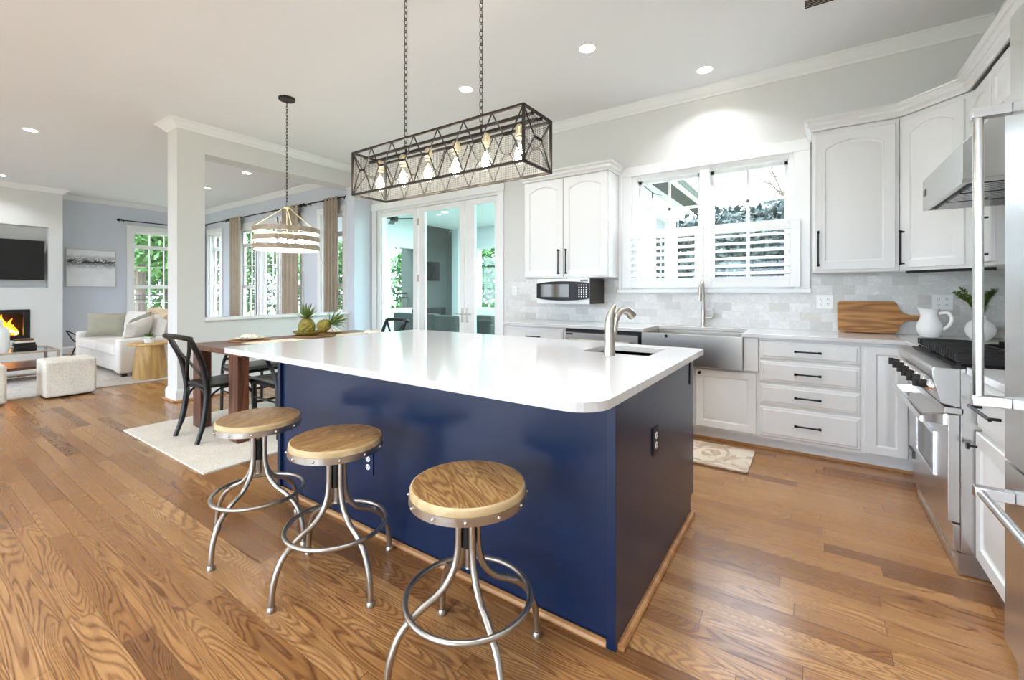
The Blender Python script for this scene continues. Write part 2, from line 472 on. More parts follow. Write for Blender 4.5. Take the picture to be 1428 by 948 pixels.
# half wall with column and header beam between kitchen and living room
mb = MB()
mb.box(-6.21, XH, 1.954, 2.23, 0, 2.88)
mb.box(-6.21, XH, 1.954, YB, 2.88, ZC)
mb.box(-6.12, XH-0.01, 2.23, YB, 0, 0.90)
struct('wall_divider', mb, 'wall')
struct('trim_ledge', MB().box(-6.17, XH+0.035, 2.23, 4.19, 0.90, 0.935), 'trim', bevel=0.006)
struct('wall_pier', MB().box(-6.0, -5.80, 4.19, YB, 0, 2.88), 'wall_daylit')  # cool light from the doors is put into the pier colour

def crown(name, path, d=0.10, h=0.09, z=ZC, mat='trim'):
    """crown molding swept along a polyline; outward normal is to the left of travel"""
    prof = [(0.0, -h), (0.012, -h), (0.018, -h+0.014), (0.040, -h+0.030), (d-0.03, -0.030), (d-0.012, -0.018), (d-0.010, -0.012), (d, -0.012), (d, 0.0), (0, 0)]
    P = [Vector((p[0], p[1])) for p in path]; m = len(P); rs = []
    for i in range(m):
        if i == 0: t = (P[1]-P[0]).normalized(); n = Vector((-t.y, t.x)); sc = 1
        elif i == m-1: t = (P[-1]-P[-2]).normalized(); n = Vector((-t.y, t.x)); sc = 1
        else:
            t1 = (P[i]-P[i-1]).normalized(); t2 = (P[i+1]-P[i]).normalized()
            n1 = Vector((-t1.y, t1.x)); n2 = Vector((-t2.y, t2.x)); n = (n1+n2).normalized(); sc = 1/max(0.3, n.dot(n1))
        rs.append([(P[i].x+n.x*a*sc, P[i].y+n.y*a*sc, z+b) for a, b in prof])
    mb = MB(); mb.rings(rs)
    return mb
struct('trim_1', crown('c', [(XR, YR), (XR, YB), (-5.93, YB)]), 'trim')
struct('trim_2', crown('c', [(XH, YB), (XH, 1.954), (-6.21, 1.954), (-6.21, YB)]), 'trim')
struct('trim_3', crown('c', [(-6.21, YB), (XL, YB), (XL, 2.06), (-11.8, 2.06), (-11.8, YR)]), 'trim')

def baseb(name, path, h=0.14, d=0.018):
    P = [Vector((p[0], p[1])) for p in path]; m = len(P); rs = []
    prof = [(0, 0), (d+0.012, 0), (d+0.012, 0.012), (d, 0.018), (d, h-0.03), (d-0.008, h-0.012), (0.004, h), (0, h)]
    for i in range(m):
        if i == 0: t = (P[1]-P[0]).normalized(); n = Vector((-t.y, t.x)); sc = 1
        elif i == m-1: t = (P[-1]-P[-2]).normalized(); n = Vector((-t.y, t.x)); sc = 1
        else:
            t1 = (P[i]-P[i-1]).normalized(); t2 = (P[i+1]-P[i]).normalized()
            n1 = Vector((-t1.y, t1.x)); n2 = Vector((-t2.y, t2.x)); n = (n1+n2).normalized(); sc = 1/max(0.3, n.dot(n1))
        rs.append([(P[i].x+n.x*a*sc, P[i].y+n.y*a*sc, b) for a, b in prof])
    mb = MB(); mb.rings(rs); return mb
struct('baseboard_divider', baseb('b', [(XH, 4.19), (XH, 1.954), (-6.21, 1.954), (-6.21, 2.4)]), 'trim')
mb = MB()
for i, (a, b) in enumerate((((XH+0.04, 4.1), (XH+0.04, 1.915)), ((XH+0.04, 1.915), (-6.25, 1.915)))): mb.rod((a[0], a[1], 0.010), (b[0], b[1], 0.010), 0.013, 8)
struct('trim_4', mb, 'oaktrim')
struct('baseboard_left', baseb('b', [(XL+0.0, 4.5), (XL+0.0, 2.06)]), 'trim')
struct('baseboard_living', baseb('b', [(-6.21, YB), (XL, YB)]), 'trim')
# fireplace breast with TV niche and firebox
mb = MB()
y0, y1 = 0.10, 1.875; fb0, fb1 = 0.30, 1.64
mb.box(XL, -11.8, YR, -0.0+y0, 0, ZC); mb.box(XL, -11.8, y1, 2.06, 0, ZC)
mb.box(XL, -11.8, y0, y1, 2.46, ZC); mb.box(XL, -11.8, y0, y1, 0.93, 1.325); mb.box(XL, -12.05, y0, y1, 1.325, 2.46)
mb.box(XL, -11.8, y0, fb0, 0, 0.93); mb.box(XL, -11.8, fb1, y1, 0, 0.93); mb.box(XL, -11.8, fb0, fb1, 0, 0.37)
struct('wall_chimney', mb, 'wall')

# ------------------------------------------------------------------ windows
def sash_window(name, x0, x1, z0, z1, axis='y', at=YB, transom=None, meet=None, cols=2, rows=2, casing=0.09, out=1, cas=True, toprows=1):
    """window filling a wall hole; frame is the structure, casing/sash/glass its parts. out=+1: outside towards +axis"""
    def B(mb, a0, a1, d0, d1, b0, b1):
        lo, hi = at+out*d0, at+out*d1
        if lo > hi: lo, hi = hi, lo
        if axis == 'y': mb.box(a0, a1, lo, hi, b0, b1)
        else: mb.box(lo, hi, a0, a1, b0, b1)
    def FR(mb, u0, u1, v0, v1, w, d0, d1):
        B(mb, u0, u0+w, d0, d1, v0, v1); B(mb, u1-w, u1, d0, d1, v0, v1); B(mb, u0+w, u1-w, d0, d1, v1-w, v1); B(mb, u0+w, u1-w, d0, d1, v0, v0+w)
    mb = MB(); FR(mb, x0, x1, z0, z1, 0.03, 0.0, 0.15)
    fr = struct(name, mb, 'trim')
    if cas:
        mb = MB()
        B(mb, x0-casing, x0+0.005, -0.022, 0, z0-0.02, z1+casing); B(mb, x1-0.005, x1+casing, -0.022, 0, z0-0.02, z1+casing)
        B(mb, x0-casing-0.01, x1+casing+0.01, -0.028, 0, z1, z1+casing+0.01)
        B(mb, x0-casing-0.03, x1+casing+0.03, -0.06, 0, z0-0.05, z0-0.02); B(mb, x0-casing, x1+casing, -0.02, 0, z0-0.12, z0-0.05)
        finish('casing', mb, 'trim', fr, bevel=0.004)
    zs = [z0+0.03]
    if meet: zs.append(meet)
    if transom: zs.append(transom)
    zs.append(z1-0.03)
    for k in range(len(zs)-1):
        a, b = zs[k], zs[k+1]
        last = (k == len(zs)-2)
        r = toprows if (transom and last) else rows
        d = 0.07 if k % 2 == 0 else 0.09
        mb = MB(); FR(mb, x0+0.03, x1-0.03, a, b, 0.038, d, d+0.035)
        for c in range(1, cols):
            x = x0+0.068+(x1-x0-0.136)*c/cols; B(mb, x-0.009, x+0.009, d+0.006, d+0.028, a+0.03, b-0.03)
        for q in range(1, r):
            z = a+0.038+(b-a-0.076)*q/r; B(mb, x0+0.06, x1-0.06, d+0.007, d+0.027, z-0.009, z+0.009)
        s = finish('sash', mb, 'trim', fr)
        mb = MB(); B(mb, x0+0.06, x1-0.06, d+0.015, d+0.019, a+0.03, b-0.03)
        finish('pane', mb, 'glass', s)
    return fr

n = 1
for (a, b, z0, z1) in LW:
    sash_window('window_%d' % n, a, b, z0, z1, 'y', YB, 2.26, 1.36, 2, 2); n += 1
sash_window('window_%d' % n, 3.25, 4.20, 0.62, 2.62, 'x', XL, 2.26, 1.36, 3, 2, out=-1); n += 1
for (a, b, z0, z1) in RW:
    sash_window('window_%d' % n, a, b, z0, z1, 'y', YR, 2.2, None, 3, 2, out=-1, cas=True); n += 1

# kitchen window: two sashes over cafe shutters
mb = MB()
mb.box(-1.56, -1.50, YB, YB+0.15, 1.30, 2.46); mb.box(-0.16, -0.11, YB, YB+0.15, 1.30, 2.46)
mb.box(-0.885, -0.80, YB-0.01, YB+0.15, 1.30, 2.46); mb.box(-1.50, -0.16, YB, YB+0.15, 2.41, 2.46); mb.box(-1.50, -0.16, YB, YB+0.15, 1.30, 1.34)
kw = struct('window_%d' % n, mb, 'trim', bevel=0.003)
mb = MB()
mb.box(-1.675, -1.555, YB-0.025, YB, 1.27, 2.545); mb.box(-0.115, 0.0, YB-0.025, YB, 1.27, 2.545)
mb.box(-1.675, 0.0, YB-0.030, YB, 2.455, 2.555); mb.box(-1.69, -1.655, YB-0.035, YB, 1.27, 2.56); mb.box(-1.70, 0.01, YB-0.05, YB, 1.235, 1.27)
finish('casing', mb, 'trim', kw, bevel=0.005)
for (a, b) in ((-1.50, -0.885), (-0.80, -0.16)):
    mb = MB(); z0, z1 = 1.34, 2.41; w = 0.03
    mb.box(a, a+w, YB+0.07, YB+0.11, z0, z1); mb.box(b-w, b, YB+0.07, YB+0.11, z0, z1); mb.box(a, b, YB+0.07, YB+0.11, z1-w, z1); mb.box(a, b, YB+0.07, YB+0.11, z0, z0+w)
    mb.box((a+b)/2-0.011, (a+b)/2+0.011, YB+0.08, YB+0.10, z0, z1); mb.box(a, b, YB+0.08, YB+0.10, 2.08, 2.105)
    s = finish('sash', mb, 'trim', kw, label='white window sash with cross muntins')
    finish('pane', MB().box(a+0.02, b-0.02, YB+0.088, YB+0.092, z0+0.02, z1-0.02), 'glass', s)
for (a, b, lab, tilt) in ((-1.63, -0.845, 'white louvered cafe shutter over the left half of the sink window', 0.62), (-0.84, -0.07, 'white louvered cafe shutter over the right half of the sink window', 0.42)):
    sh = thing('window_shutter', lab, 'shutter', ((a+b)/2, YB-0.035, 1.29), 'cafe shutters')
    z0, z1 = 1.285, 1.875; y0, y1 = YB-0.062, YB-0.032
    mb = MB(); w = 0.075
    mb.box(a, a+w, y0, y1, z0, z1); mb.box(b-w, b, y0, y1, z0, z1); mb.box(a+w, b-w, y0, y1, z1-0.085, z1); mb.box(a+w, b-w, y0, y1, z0, z0+0.095)
    finish('shutter_frame', mb, 'trim', sh, bevel=0.003)
    zz0, zz1 = z0+0.095, z1-0.085; k = 6
    for i in range(k):
        z = zz0+(zz1-zz0)*(i+0.5)/k
        X = Matrix.Translation((0, (y0+y1)/2, z)) @ Matrix.Rotation(tilt, 4, 'X')
        finish('louver', MB(X).box(a+w, b-w, -0.029, 0.029, -0.0045, 0.0045), 'trim', sh, bevel=0.003)
    finish('tilt_rod', MB().box((a+b)/2-0.006, (a+b)/2+0.006, y0-0.012, y0-0.002, zz0, zz1), 'trim', sh)

# ------------------------------------------------------------------ french doors
dn = struct('door_1', MB().box(-5.695, -5.62, YB+0.01, YB+0.13, 0, 2.555).box(-3.325, -3.285, YB+0.01, YB+0.13, 0, 2.555).box(-5.62, -3.325, YB+0.01, YB+0.13, 2.50, 2.555), 'trim')
mb = MB(); mb.box(-5.79, -5.69, YB-0.022, YB, 0, 2.62); mb.box(-3.30, -3.21, YB-0.022, YB, 0, 2.62); mb.box(-5.80, -3.20, YB-0.028, YB, 2.53, 2.64)
finish('casing', mb, 'trim', dn, bevel=0.004)
for (a, b, g0, g1) in ((-5.62, -4.80, -5.60, -4.90), (-4.78, -3.90, -4.66, -3.99), (-3.88, -3.33, -3.72, -3.385)):
    mb = MB(); mb.box(a, g0, YB+0.03, YB+0.075, 0.01, 2.49); mb.box(g1, b, YB+0.03, YB+0.075, 0.01, 2.49)
    mb.box(g0, g1, YB+0.03, YB+0.075, 2.42, 2.49); mb.box(g0, g1, YB+0.03, YB+0.075, 0.01, 0.24)
    lf = finish('door_leaf', mb, 'trim', dn, bevel=0.003)
    finish('pane', MB().box(g0, g1, YB+0.050, YB+0.056, 0.24, 2.42), 'glass_teal', lf)
for x, s in ((-3.93, -1), (-3.845, 1)):
    mb = MB(); mb.box(x-0.014, x+0.014, YB+0.015, YB+0.03, 0.83, 1.03)
    mb.rod((x, YB+0.02, 0.945), (x, YB-0.03, 0.945), 0.008); mb.tube([(x, YB-0.03, 0.945), (x+s*0.05, YB-0.035, 0.95), (x+s*0.11, YB-0.03, 0.945)], 0.008, 8)
    finish('door_handle', mb, 'nickel', dn, smooth=True)
for z in (0.62, 1.45, 2.28):
    finish('hinge', MB().box(-4.80, -4.775, YB+0.012, YB+0.034, z-0.05, z+0.05), 'nickel', dn)

# ------------------------------------------------------------------ backsplash
BS = MB()
BS.box(-3.18, -1.70, YB-0.010, YB, 0.915, 1.40); BS.box(-1.70, 0.01, YB-0.010, YB, 0.915, 1.235); BS.box(0.01, XR-0.011, YB-0.010, YB, 0.915, 1.40)
struct('wall_backsplash', BS, 'tile')
struct('wall_side_backsplash', MB().box(XR-0.010, XR, 2.09, YB, 0.915, 1.72), 'tile_y')

# ------------------------------------------------------------------ cabinet fronts
def frameM(o, u, nrm):
    """local x -> u, local y -> -nrm (into cabinet), z up; face at y=0, thickness to +y; things stick out at -y"""
    u = Vector(u).normalized(); nn = Vector(nrm).normalized()
    m = Matrix.Identity(4)
    for i in range(3):
        m[i][0] = u[i]; m[i][1] = -nn[i]; m[i][2] = (0, 0, 1)[i]; m[i][3] = o[i]
    return m
def panel_mesh(X, u0, u1, z0, z1, stile=0.062, rise=0.0, t=0.021, raised=True):
    mb = MB(X); K = 14
    def opening(i, dy):
        a, b, c, d = u0+stile+i, u1-stile-i, z0+stile+i, z1-stile-i-rise
        pts = [(a, dy, c), (b, dy, c)]
        for k in range(K+1):
            s = k/K; pts.append((b+(a-b)*s, dy, d+rise*(1-(2*s-1)**2)))
        return pts
    def outer(dy):
        pts = [(u0, dy, z0), (u1, dy, z0)]
        for k in range(K+1):
            s = k/K; pts.append((u1+(u0-u1)*s, dy, z1))
        return pts
    e = 0.004
    def outer_in(dy, i):
        pts = [(u0+i, dy, z0+i), (u1-i, dy, z0+i)]
        for k in range(K+1):
            s = k/K; pts.append((u1-i+(u0-u1+2*i)*s, dy, z1-i))
        return pts
    rs = [outer(t), outer(e), outer_in(0, e), opening(0, 0), opening(0.004, 0.008), opening(0.011, 0.011)]
    if raised: rs += [opening(0.044, 0.002)]
    mb.rings(rs); return mb
def drawer_mesh(X, u0, u1, z0, z1):
    mb = MB(X)
    def o(i, dy): return [(u0+i, dy, z0+i), (u1-i, dy, z0+i), (u1-i, dy, z1-i), (u0+i, dy, z1-i)]
    mb.rings([o(0, 0.021), o(0, 0.010), o(0.006, 0.006), o(0.018, 0.005), o(0.024, 0.0)])
    return mb
def pull(X, u, z, L, vert=True, par=None):
    mb = MB(X); r = 0.0055; h = L/2
    if vert:
        mb.box(u-r, u+r, -0.036, -0.026, z-h, z+h)
        for q in (-h+0.006, h-0.006): mb.box(u-r, u+r, -0.030, 0.0, z+q-r, z+q+r); mb.box(u-0.008, u+0.008, -0.036, -0.026, z+q-0.010, z+q+0.010)
    else:
        mb.box(u-h, u+h, -0.036, -0.026, z-r, z+r)
        for q in (-h+0.006, h-0.006): mb.box(u+q-r, u+q+r, -0.030, 0.0, z-r, z+r); mb.box(u+q-0.010, u+q+0.010, -0.036, -0.026, z-0.008, z+0.008)
    return finish('handle', mb, 'black', par, label='black bar handle')

YF = 3.92; YW = YB-0.011
def base_unit(name, x0, x1, label, doors=(), drawers=(), z1=0.885):
    t = thing(name, label, 'cabinet', ((x0+x1)/2, YF+0.3, 0), 'base cabinets under the window wall counter')
    mb = MB(); mb.box(x0, x1, YF+0.022, YW, 0.10, z1)
    finish('body', mb, 'cab', t)
    finish('toe_kick', MB().box(x0, x1, YF+0.085, YF+0.10, 0.0, 0.10), 'cab', t)
    X = frameM((0, YF, 0), (1, 0, 0), (0, -1, 0))
    for (a, b, c, d, rise, hu) in doors:
        dr = finish('door', panel_mesh(X, a, b, c, d, 0.055, rise), 'cab', t, smooth=True, ang=25)
        if hu != 'none':
            ku = a+0.03 if hu == 'knob_l' else b-0.03
            finish('knob', MB(X).rod((ku, 0, d-0.03), (ku, -0.03, d-0.03), 0.012, 12), 'black', dr)
    for (a, b, c, d) in drawers:
        dr = finish('drawer', drawer_mesh(X, a, b, c, d), 'cab', t)
        pull(X, (a+b)/2, (c+d)/2, 0.16, False, dr)
    return t
base_unit('base_cabinet', -2.76, -2.035, 'white base cabinet left of the dishwasher under the microwave', doors=[(-2.74, -2.41, 0.12, 0.66, 0, 'knob'), (-2.39, -2.055, 0.12, 0.66, 0, 'knob')], drawers=[(-2.74, -2.055, 0.69, 0.865)])
base_unit('base_cabinet', -1.265, -0.335, 'white sink base cabinet below the steel apron sink', doors=[(-1.245, -0.81, 0.12, 0.60, 0, 'knob'), (-0.795, -0.35, 0.12, 0.60, 0, 'knob_l')], z1=0.61)
base_unit('base_cabinet', -0.335, 0.31, 'white base cabinet with a stack of four drawers', drawers=[(-0.325, 0.295, 0.725, 0.865), (-0.325, 0.295, 0.545, 0.705), (-0.325, 0.295, 0.372, 0.525), (-0.325, 0.295, 0.125, 0.352)])
base_unit('base_cabinet', 0.31, 0.585, 'narrow white corner base cabinet with one tall panel door beside the range', doors=[(0.322, 0.545, 0.115, 0.865, 0.0, 'none')])
struct('trim_5', MB().box(-2.76, 0.60, YF+0.072, YF+0.085, 0.0, 0.018), 'oaktrim')
# filler strips either side of the apron sink belong to the sink base
fs = MB(); fs.box(-0.438, -0.337, YF, YF+0.03, 0.615, 0.882)
tag(finish('filler_panel', fs, 'cab', bevel=0.003), 'white filler panel between the apron sink and the drawer stack', 'cabinet panel')

# dishwasher
t = thing('dishwasher', 'stainless dishwasher built in left of the apron sink', 'dishwasher', (-1.69, 4.2, 0))
finish('body', MB().box(-2.03, -1.27, YF+0.03, YW, 0.10, 0.88), 'black', t)
finish('toe_kick', MB().box(-2.03, -1.27, YF+0.085, YF+0.10, 0, 0.10), 'black', t)
dd = finish('door', MB().box(-2.02, -1.285, YF-0.012, YF+0.03, 0.11, 0.845), 'steel_x', t, bevel=0.004)
finish('handle', MB().rod((-1.95, YF-0.05, 0.775), (-1.35, YF-0.05, 0.775), 0.012).rod((-1.93, YF-0.05, 0.775), (-1.93, YF-0.01, 0.775), 0.01).rod((-1.37, YF-0.05, 0.775), (-1.37, YF-0.01, 0.775), 0.01), 'steel_x', dd, smooth=True)
finish('badge', MB().box(-2.01, -1.94, YF-0.015, YF-0.011, 0.822, 0.838), 'logo', dd)

# worktop with sink notch + corner return
mb = MB(); yf = 3.895
mb.box(-2.78, -1.235, yf, YW, 0.885, 0.915); mb.box(-0.45, 0.535, yf, YW, 0.885, 0.915); mb.box(-1.235, -0.45, 4.36, YW, 0.885, 0.915)
mb.box(0.535, XR-0.012, 3.605, YW, 0.885, 0.915)
o = finish('worktop', mb, 'quartz', bevel=0.003); tag(o, 'white quartz worktop running along the window wall and round the corner to the range', 'worktop')
o = finish('worktop', MB().box(0.56, XR-0.012, 2.095, 2.675, 0.885, 0.915), 'quartz', bevel=0.003); tag(o, 'short white quartz worktop between the range and the refrigerator', 'worktop')

# apron sink
t = thing('apron_sink', 'wide stainless apron front sink below the kitchen window', 'sink', (-0.84, 4.1, 0.617))
mb = MB(); x0, x1, y0, y1 = -1.245, -0.440, 3.875, 4.36; zb, zt = 0.62, 0.884
mb.box(x0, x1, y0, y0+0.025, zb, zt); mb.box(x0, x0+0.02, y0+0.025, y1, zb, zt); mb.box(x1-0.02, x1, y0+0.025, y1, zb, zt); mb.box(x0+0.02, x1-0.02, y1-0.02, y1, zb, zt); mb.box(x0+0.02, x1-0.02, y0+0.025, y1-0.02, zb, zb+0.02)
finish('basin', mb, 'steel_x', t, bevel=0.004)
finish('drain', MB().lathe([(0.0, 0), (0.04, 0), (0.04, 0.006), (0.0, 0.006)], (-0.84, 4.1, zb+0.018)), 'chrome', t, smooth=True)
finish('badge', MB().lathe([(0.0, 0), (0.014, 0), (0.014, 0.003), (0.0, 0.003)], (0, 0, 0)), 'chrome', t).matrix_parent_inverse = Matrix.Translation(-Vector((-0.84, 4.1, 0.617))) @ Matrix.Translation((-1.03, 3.876, 0.862)) @ Matrix.Rotation(R(90), 4, 'X')

# pull-down faucet at the window sink
t = thing('kitchen_faucet', 'tall brushed nickel pull-down faucet behind the apron sink', 'faucet', (-0.835, 4.44, 0.915))
fx, fy = -0.835, 4.44
finish('body', MB().lathe([(0.027, 0), (0.027, 0.008), (0.023, 0.012), (0.021, 0.12), (0.017, 0.15), (0.014, 0.20)], (fx, fy, 0.915), 20), 'nickel', t, smooth=True)
finish('spout', MB().tube(catmull([(fx, fy, 1.10), (fx, fy, 1.24), (fx, fy-0.015, 1.31), (fx, fy-0.065, 1.345), (fx-0.002, fy-0.12, 1.315), (fx-0.004, fy-0.135, 1.27)], 6), 0.0125, 12), 'nickel', t, smooth=True)
finish('spray_head', MB().rod((fx-0.004, fy-0.135, 1.275), (fx-0.006, fy-0.145, 1.16), 0.0155, 14, 0.019), 'nickel', t, smooth=True)
finish('lever', MB().rod((fx+0.015, fy, 1.00), (fx+0.075, fy, 1.00), 0.012).tube(catmull([(fx+0.075, fy, 1.0), (fx+0.09, fy, 1.02), (fx+0.092, fy-0.0, 1.06), (fx+0.082, fy, 1.085)], 4), [0.010, 0.005], 8), 'nickel', t, smooth=True)

# ------------------------------------------------------------------ wall cabinets
ZU0, ZU1 = 1.395, 2.49
t = thing('wall_cabinet', 'white two-door wall cabinet left of the window above the microwave', 'cabinet', (-2.19, 4.36, ZU0), 'wall cabinets')
finish('body', MB().box(-2.70, -1.69, 4.222, YB-0.002, ZU0, ZU1), 'cab', t, bevel=0.002)
X = frameM((0, 4.20, 0), (1, 0, 0), (0, -1, 0))
for a, b, hu in ((-2.69, -2.203, -2.245), (-2.195, -1.70, -2.155)):
    d = finish('door', panel_mesh(X, a, b, ZU0+0.015, ZU1-0.02, 0.065, 0.055), 'cab', t, smooth=True, ang=25)
    pull(X, hu, 1.57, 0.26, True, d)
mb = crown('c', [(-1.69, YB-0.002), (-1.69, 4.20), (-2.70, 4.20), (-2.70, YB-0.002)], 0.06, 0.085, 2.565)
finish('cornice', mb, 'cab', t)
# crown normals are to the left of travel

t = thing('wall_cabinet', 'white single-door wall cabinet right of the window with arched panel', 'cabinet', (0.27, 4.36, ZU0), 'wall cabinets')
finish('body', MB().box(0.018, 0.535, 4.222, YB-0.002, ZU0, 2.508), 'cab', t, bevel=0.002)
d = finish('door', panel_mesh(X, 0.03, 0.515, ZU0+0.02, ZU1-0.015, 0.065, 0.055), 'cab', t, smooth=True, ang=25)
pull(X, 0.052, 1.58, 0.27, True, d)

XU = 0.832
t = thing('wall_cabinet', 'white diagonal corner wall cabinet with an arched panel door', 'cabinet', (0.9, 4.2, ZU0), 'wall cabinets')
pc = [(0.54, 4.222), (0.54, YB-0.002), (XR-0.002, YB-0.002), (XR-0.002, 3.90), (XU+0.022, 3.90)]
finish('body', MB().prism(pc, ZU0, 2.508), 'cab', t)
dv = Vector((XU-0.535, 3.905-4.20, 0)); DL = dv.length
Xd = frameM((0.535, 4.20, 0), dv, (-1, -1, 0))
d = finish('door', panel_mesh(Xd, 0.012, DL-0.03, ZU0+0.02, ZU1-0.015, 0.055, 0.05), 'cab', t, smooth=True, ang=25)
pull(Xd, 0.030, 1.56, 0.24, True, d)
finish('light_strip', MB(Xd).box(0.02, DL+0.10, 0.03, 0.055, ZU0-0.018, ZU0), 'black', t)

Xr = frameM((XU, 0, 0), (0, -1, 0), (-1, 0, 0))
t = thing('wall_cabinet', 'narrow white wall cabinet between the corner cabinet and the range hood', 'cabinet', (1.0, 3.75, ZU0), 'wall cabinets')
finish('body', MB().box(XU+0.022, XR-0.002, 3.52, 3.895, ZU0, 2.508), 'cab', t)
d = finish('door', panel_mesh(Xr, -3.885, -3.53, ZU0+0.02, ZU1-0.015, 0.055, 0.04), 'cab', t, smooth=True, ang=25)
pull(Xr, -3.56, 1.56, 0.22, True, d)
t = thing('wall_cabinet', 'white wall cabinet directly above the range hood', 'cabinet', (1.0, 3.1, 2.15), 'wall cabinets')
finish('body', MB().box(XU+0.022, XR-0.002, 2.70, 3.515, 2.22, 2.508), 'cab', t)
for a, b in ((-3.505, -3.115), (-3.10, -2.71)):
    finish('door', panel_mesh(Xr, a, b, 2.235, ZU1-0.005, 0.05, 0.02), 'cab', t, smooth=True, ang=25)
t = thing('wall_cabinet', 'white wall cabinet between the range hood and the refrigerator', 'cabinet', (1.0, 2.4, ZU0), 'wall cabinets')
finish('body', MB().box(XU+0.022, XR-0.002, 2.10, 2.695, ZU0, 2.508), 'cab', t)
finish('door', panel_mesh(Xr, -2.69, -2.11, ZU0+0.02, ZU1-0.015, 0.06, 0.05), 'cab', t, smooth=True, ang=25)
o = thing('crown_molding', 'white crown molding capping the row of wall cabinets right of the window', 'molding', (0.9, 3.6, 2.51))
finish('cornice', crown('c', [(XU, 2.10), (XU, 3.905), (0.54, 4.20), (0.018, 4.20), (0.018, YB-0.002)], 0.06, 0.085, 2.595), 'cab', o)
finish('riser', MB().box(XU-0.035, XR-0.002, 2.10, 4.22, 2.596, 2.672), 'cab', o, bevel=0.003)

# microwave hung under the left wall cabinet
t = thing('microwave', 'small white microwave with black curved door hung under the left wall cabinet', 'microwave', (-2.17, 4.3, 1.12))
x0, x1 = -2.485, -1.86
finish('casing', MB().box(x0, x1, 4.13, YW-0.02, 1.115, 1.385), 'plastic', t, bevel=0.006)
finish('side_panel', MB().box(x1, x1+0.004, 4.135, YW-0.02, 1.118, 1.383), 'bronze', t, label='dark grey side panel')
K = 16; top = [(x0+(x1-x0)*k/K, 1.335+0.022*(1-(2*k/K-1)**2)) for k in range(K+1)]; bot = [(x0+(x1-x0)*k/K, 1.175-0.022*(1-(2*k/K-1)**2)) for k in range(K+1)]
def bow(p, d=0): s = (p[0]-x0)/(x1-x0); return 4.13-0.006-0.035*(1-(2*s-1)**2)-d
mb = MB(); ring1 = [(p[0], bow(p), p[1]) for p in bot]+[(p[0], bow(p), p[1]) for p in top[::-1]]
V0 = [mb.v((p[0], bow(p), p[1])) for p in bot]; V1 = [mb.v((p[0], bow(p), p[1])) for p in top]
B0 = [mb.v((p[0], 4.13, p[1])) for p in bot]; B1 = [mb.v((p[0], 4.13, p[1])) for p in top]
for k in range(K):
    mb.f([V0[k], V0[k+1], V1[k+1], V1[k]]); mb.f([B0[k], B0[k+1], V0[k+1], V0[k]]); mb.f([B1[k], V1[k], V1[k+1], B1[k+1]])
mb.f([V0[0], V1[0], B1[0], B0[0]]); mb.f([V0[K], B0[K], B1[K], V1[K]])
md = finish('door', mb, 'black', t, smooth=True)
mb = MB(); a0, a1 = x0+0.06, x0+0.41; k = 8
g = [(a0+(a1-a0)*i/k) for i in range(k+1)]
L0 = [mb.v((x, bow((x, 0), 0.0015), 1.19)) for x in g]; L1 = [mb.v((x, bow((x, 0), 0.0015), 1.325)) for x in g]
L2 = [mb.v((x, bow((x, 0), -0.002), 1.19)) for x in g]; L3 = [mb.v((x, bow((x, 0), -0.002), 1.325)) for x in g]
for i in range(k): mb.f([L0[i], L0[i+1], L1[i+1], L1[i]]); mb.f([L2[i], L3[i], L3[i+1], L2[i+1]]); mb.f([L1[i], L1[i+1], L3[i+1], L3[i]]); mb.f([L0[i], L2[i], L2[i+1], L0[i+1]])
mb.f([L0[0], L1[0], L3[0], L2[0]]); mb.f([L0[k], L2[k], L3[k], L1[k]])
finish('viewing_window', mb, 'mwglass', md, smooth=True)
for r_ in range(6):
    for c_ in range(4):
        bx_ = x1-0.105+c_*0.025; bz = 1.315-r_*0.024
        finish('button', MB().box(bx_-0.006, bx_+0.006, bow((bx_, 0), 0.002), bow((bx_, 0), -0.004), bz-0.005, bz+0.005), 'plastic', md)
finish('display', MB().box(x1-0.10, x1-0.02, 4.122, 4.132, 1.352, 1.372), 'darkglass', t)
finish('bottom_grille', MB().box(x0+0.02, x1-0.02, 4.122, 4.131, 1.122, 1.150), 'plastic', t)

# ------------------------------------------------------------------ outlets
def outlet(x, y, z, w, label, X=None, plate='plastic', gangs=1):
    X = X or frameM((x, y, z), (1, 0, 0), (0, -1, 0))
    t = thing('electrical_outlet', label, 'outlet', X.to_translation())
    finish('cover_plate', MB(X).box(-w/2, w/2, -0.006, 0, -0.058, 0.058), plate, t, bevel=0.0015)
    for g in range(gangs):
        cx = (g-(gangs-1)/2)*0.046
        for dz in (-0.021, 0.021):
            pts = [(cx+0.0165*math.cos(2*PI*k/16), dz+0.0145*math.sin(2*PI*k/16)) for k in range(16)]
            mb = MB(X); mb.prism(pts, -0.008, -0.006, 'y')
            s = finish('socket', mb, 'plastic', t)
            mb = MB(X)
            for q in (-0.006, 0.006): mb.box(cx+q-0.001, cx+q+0.001, -0.0088, -0.0078, dz-0.002, dz+0.007)
            mb.box(cx-0.002, cx+0.002, -0.0088, -0.0078, dz-0.010, dz-0.006)
            finish('slots', mb, 'black', s)
    return t
outlet(0.101, YB-0.0105, 1.16, 0.115, 'double white outlet on the backsplash left of the cutting board', gangs=2)
outlet(0.818, YB-0.0105, 1.165, 0.115, 'double white outlet on the backsplash behind the white pitcher', gangs=2)
outlet(-3.04, YB-0.0105, 1.26, 0.072, 'white outlet on the tile beside the french doors')

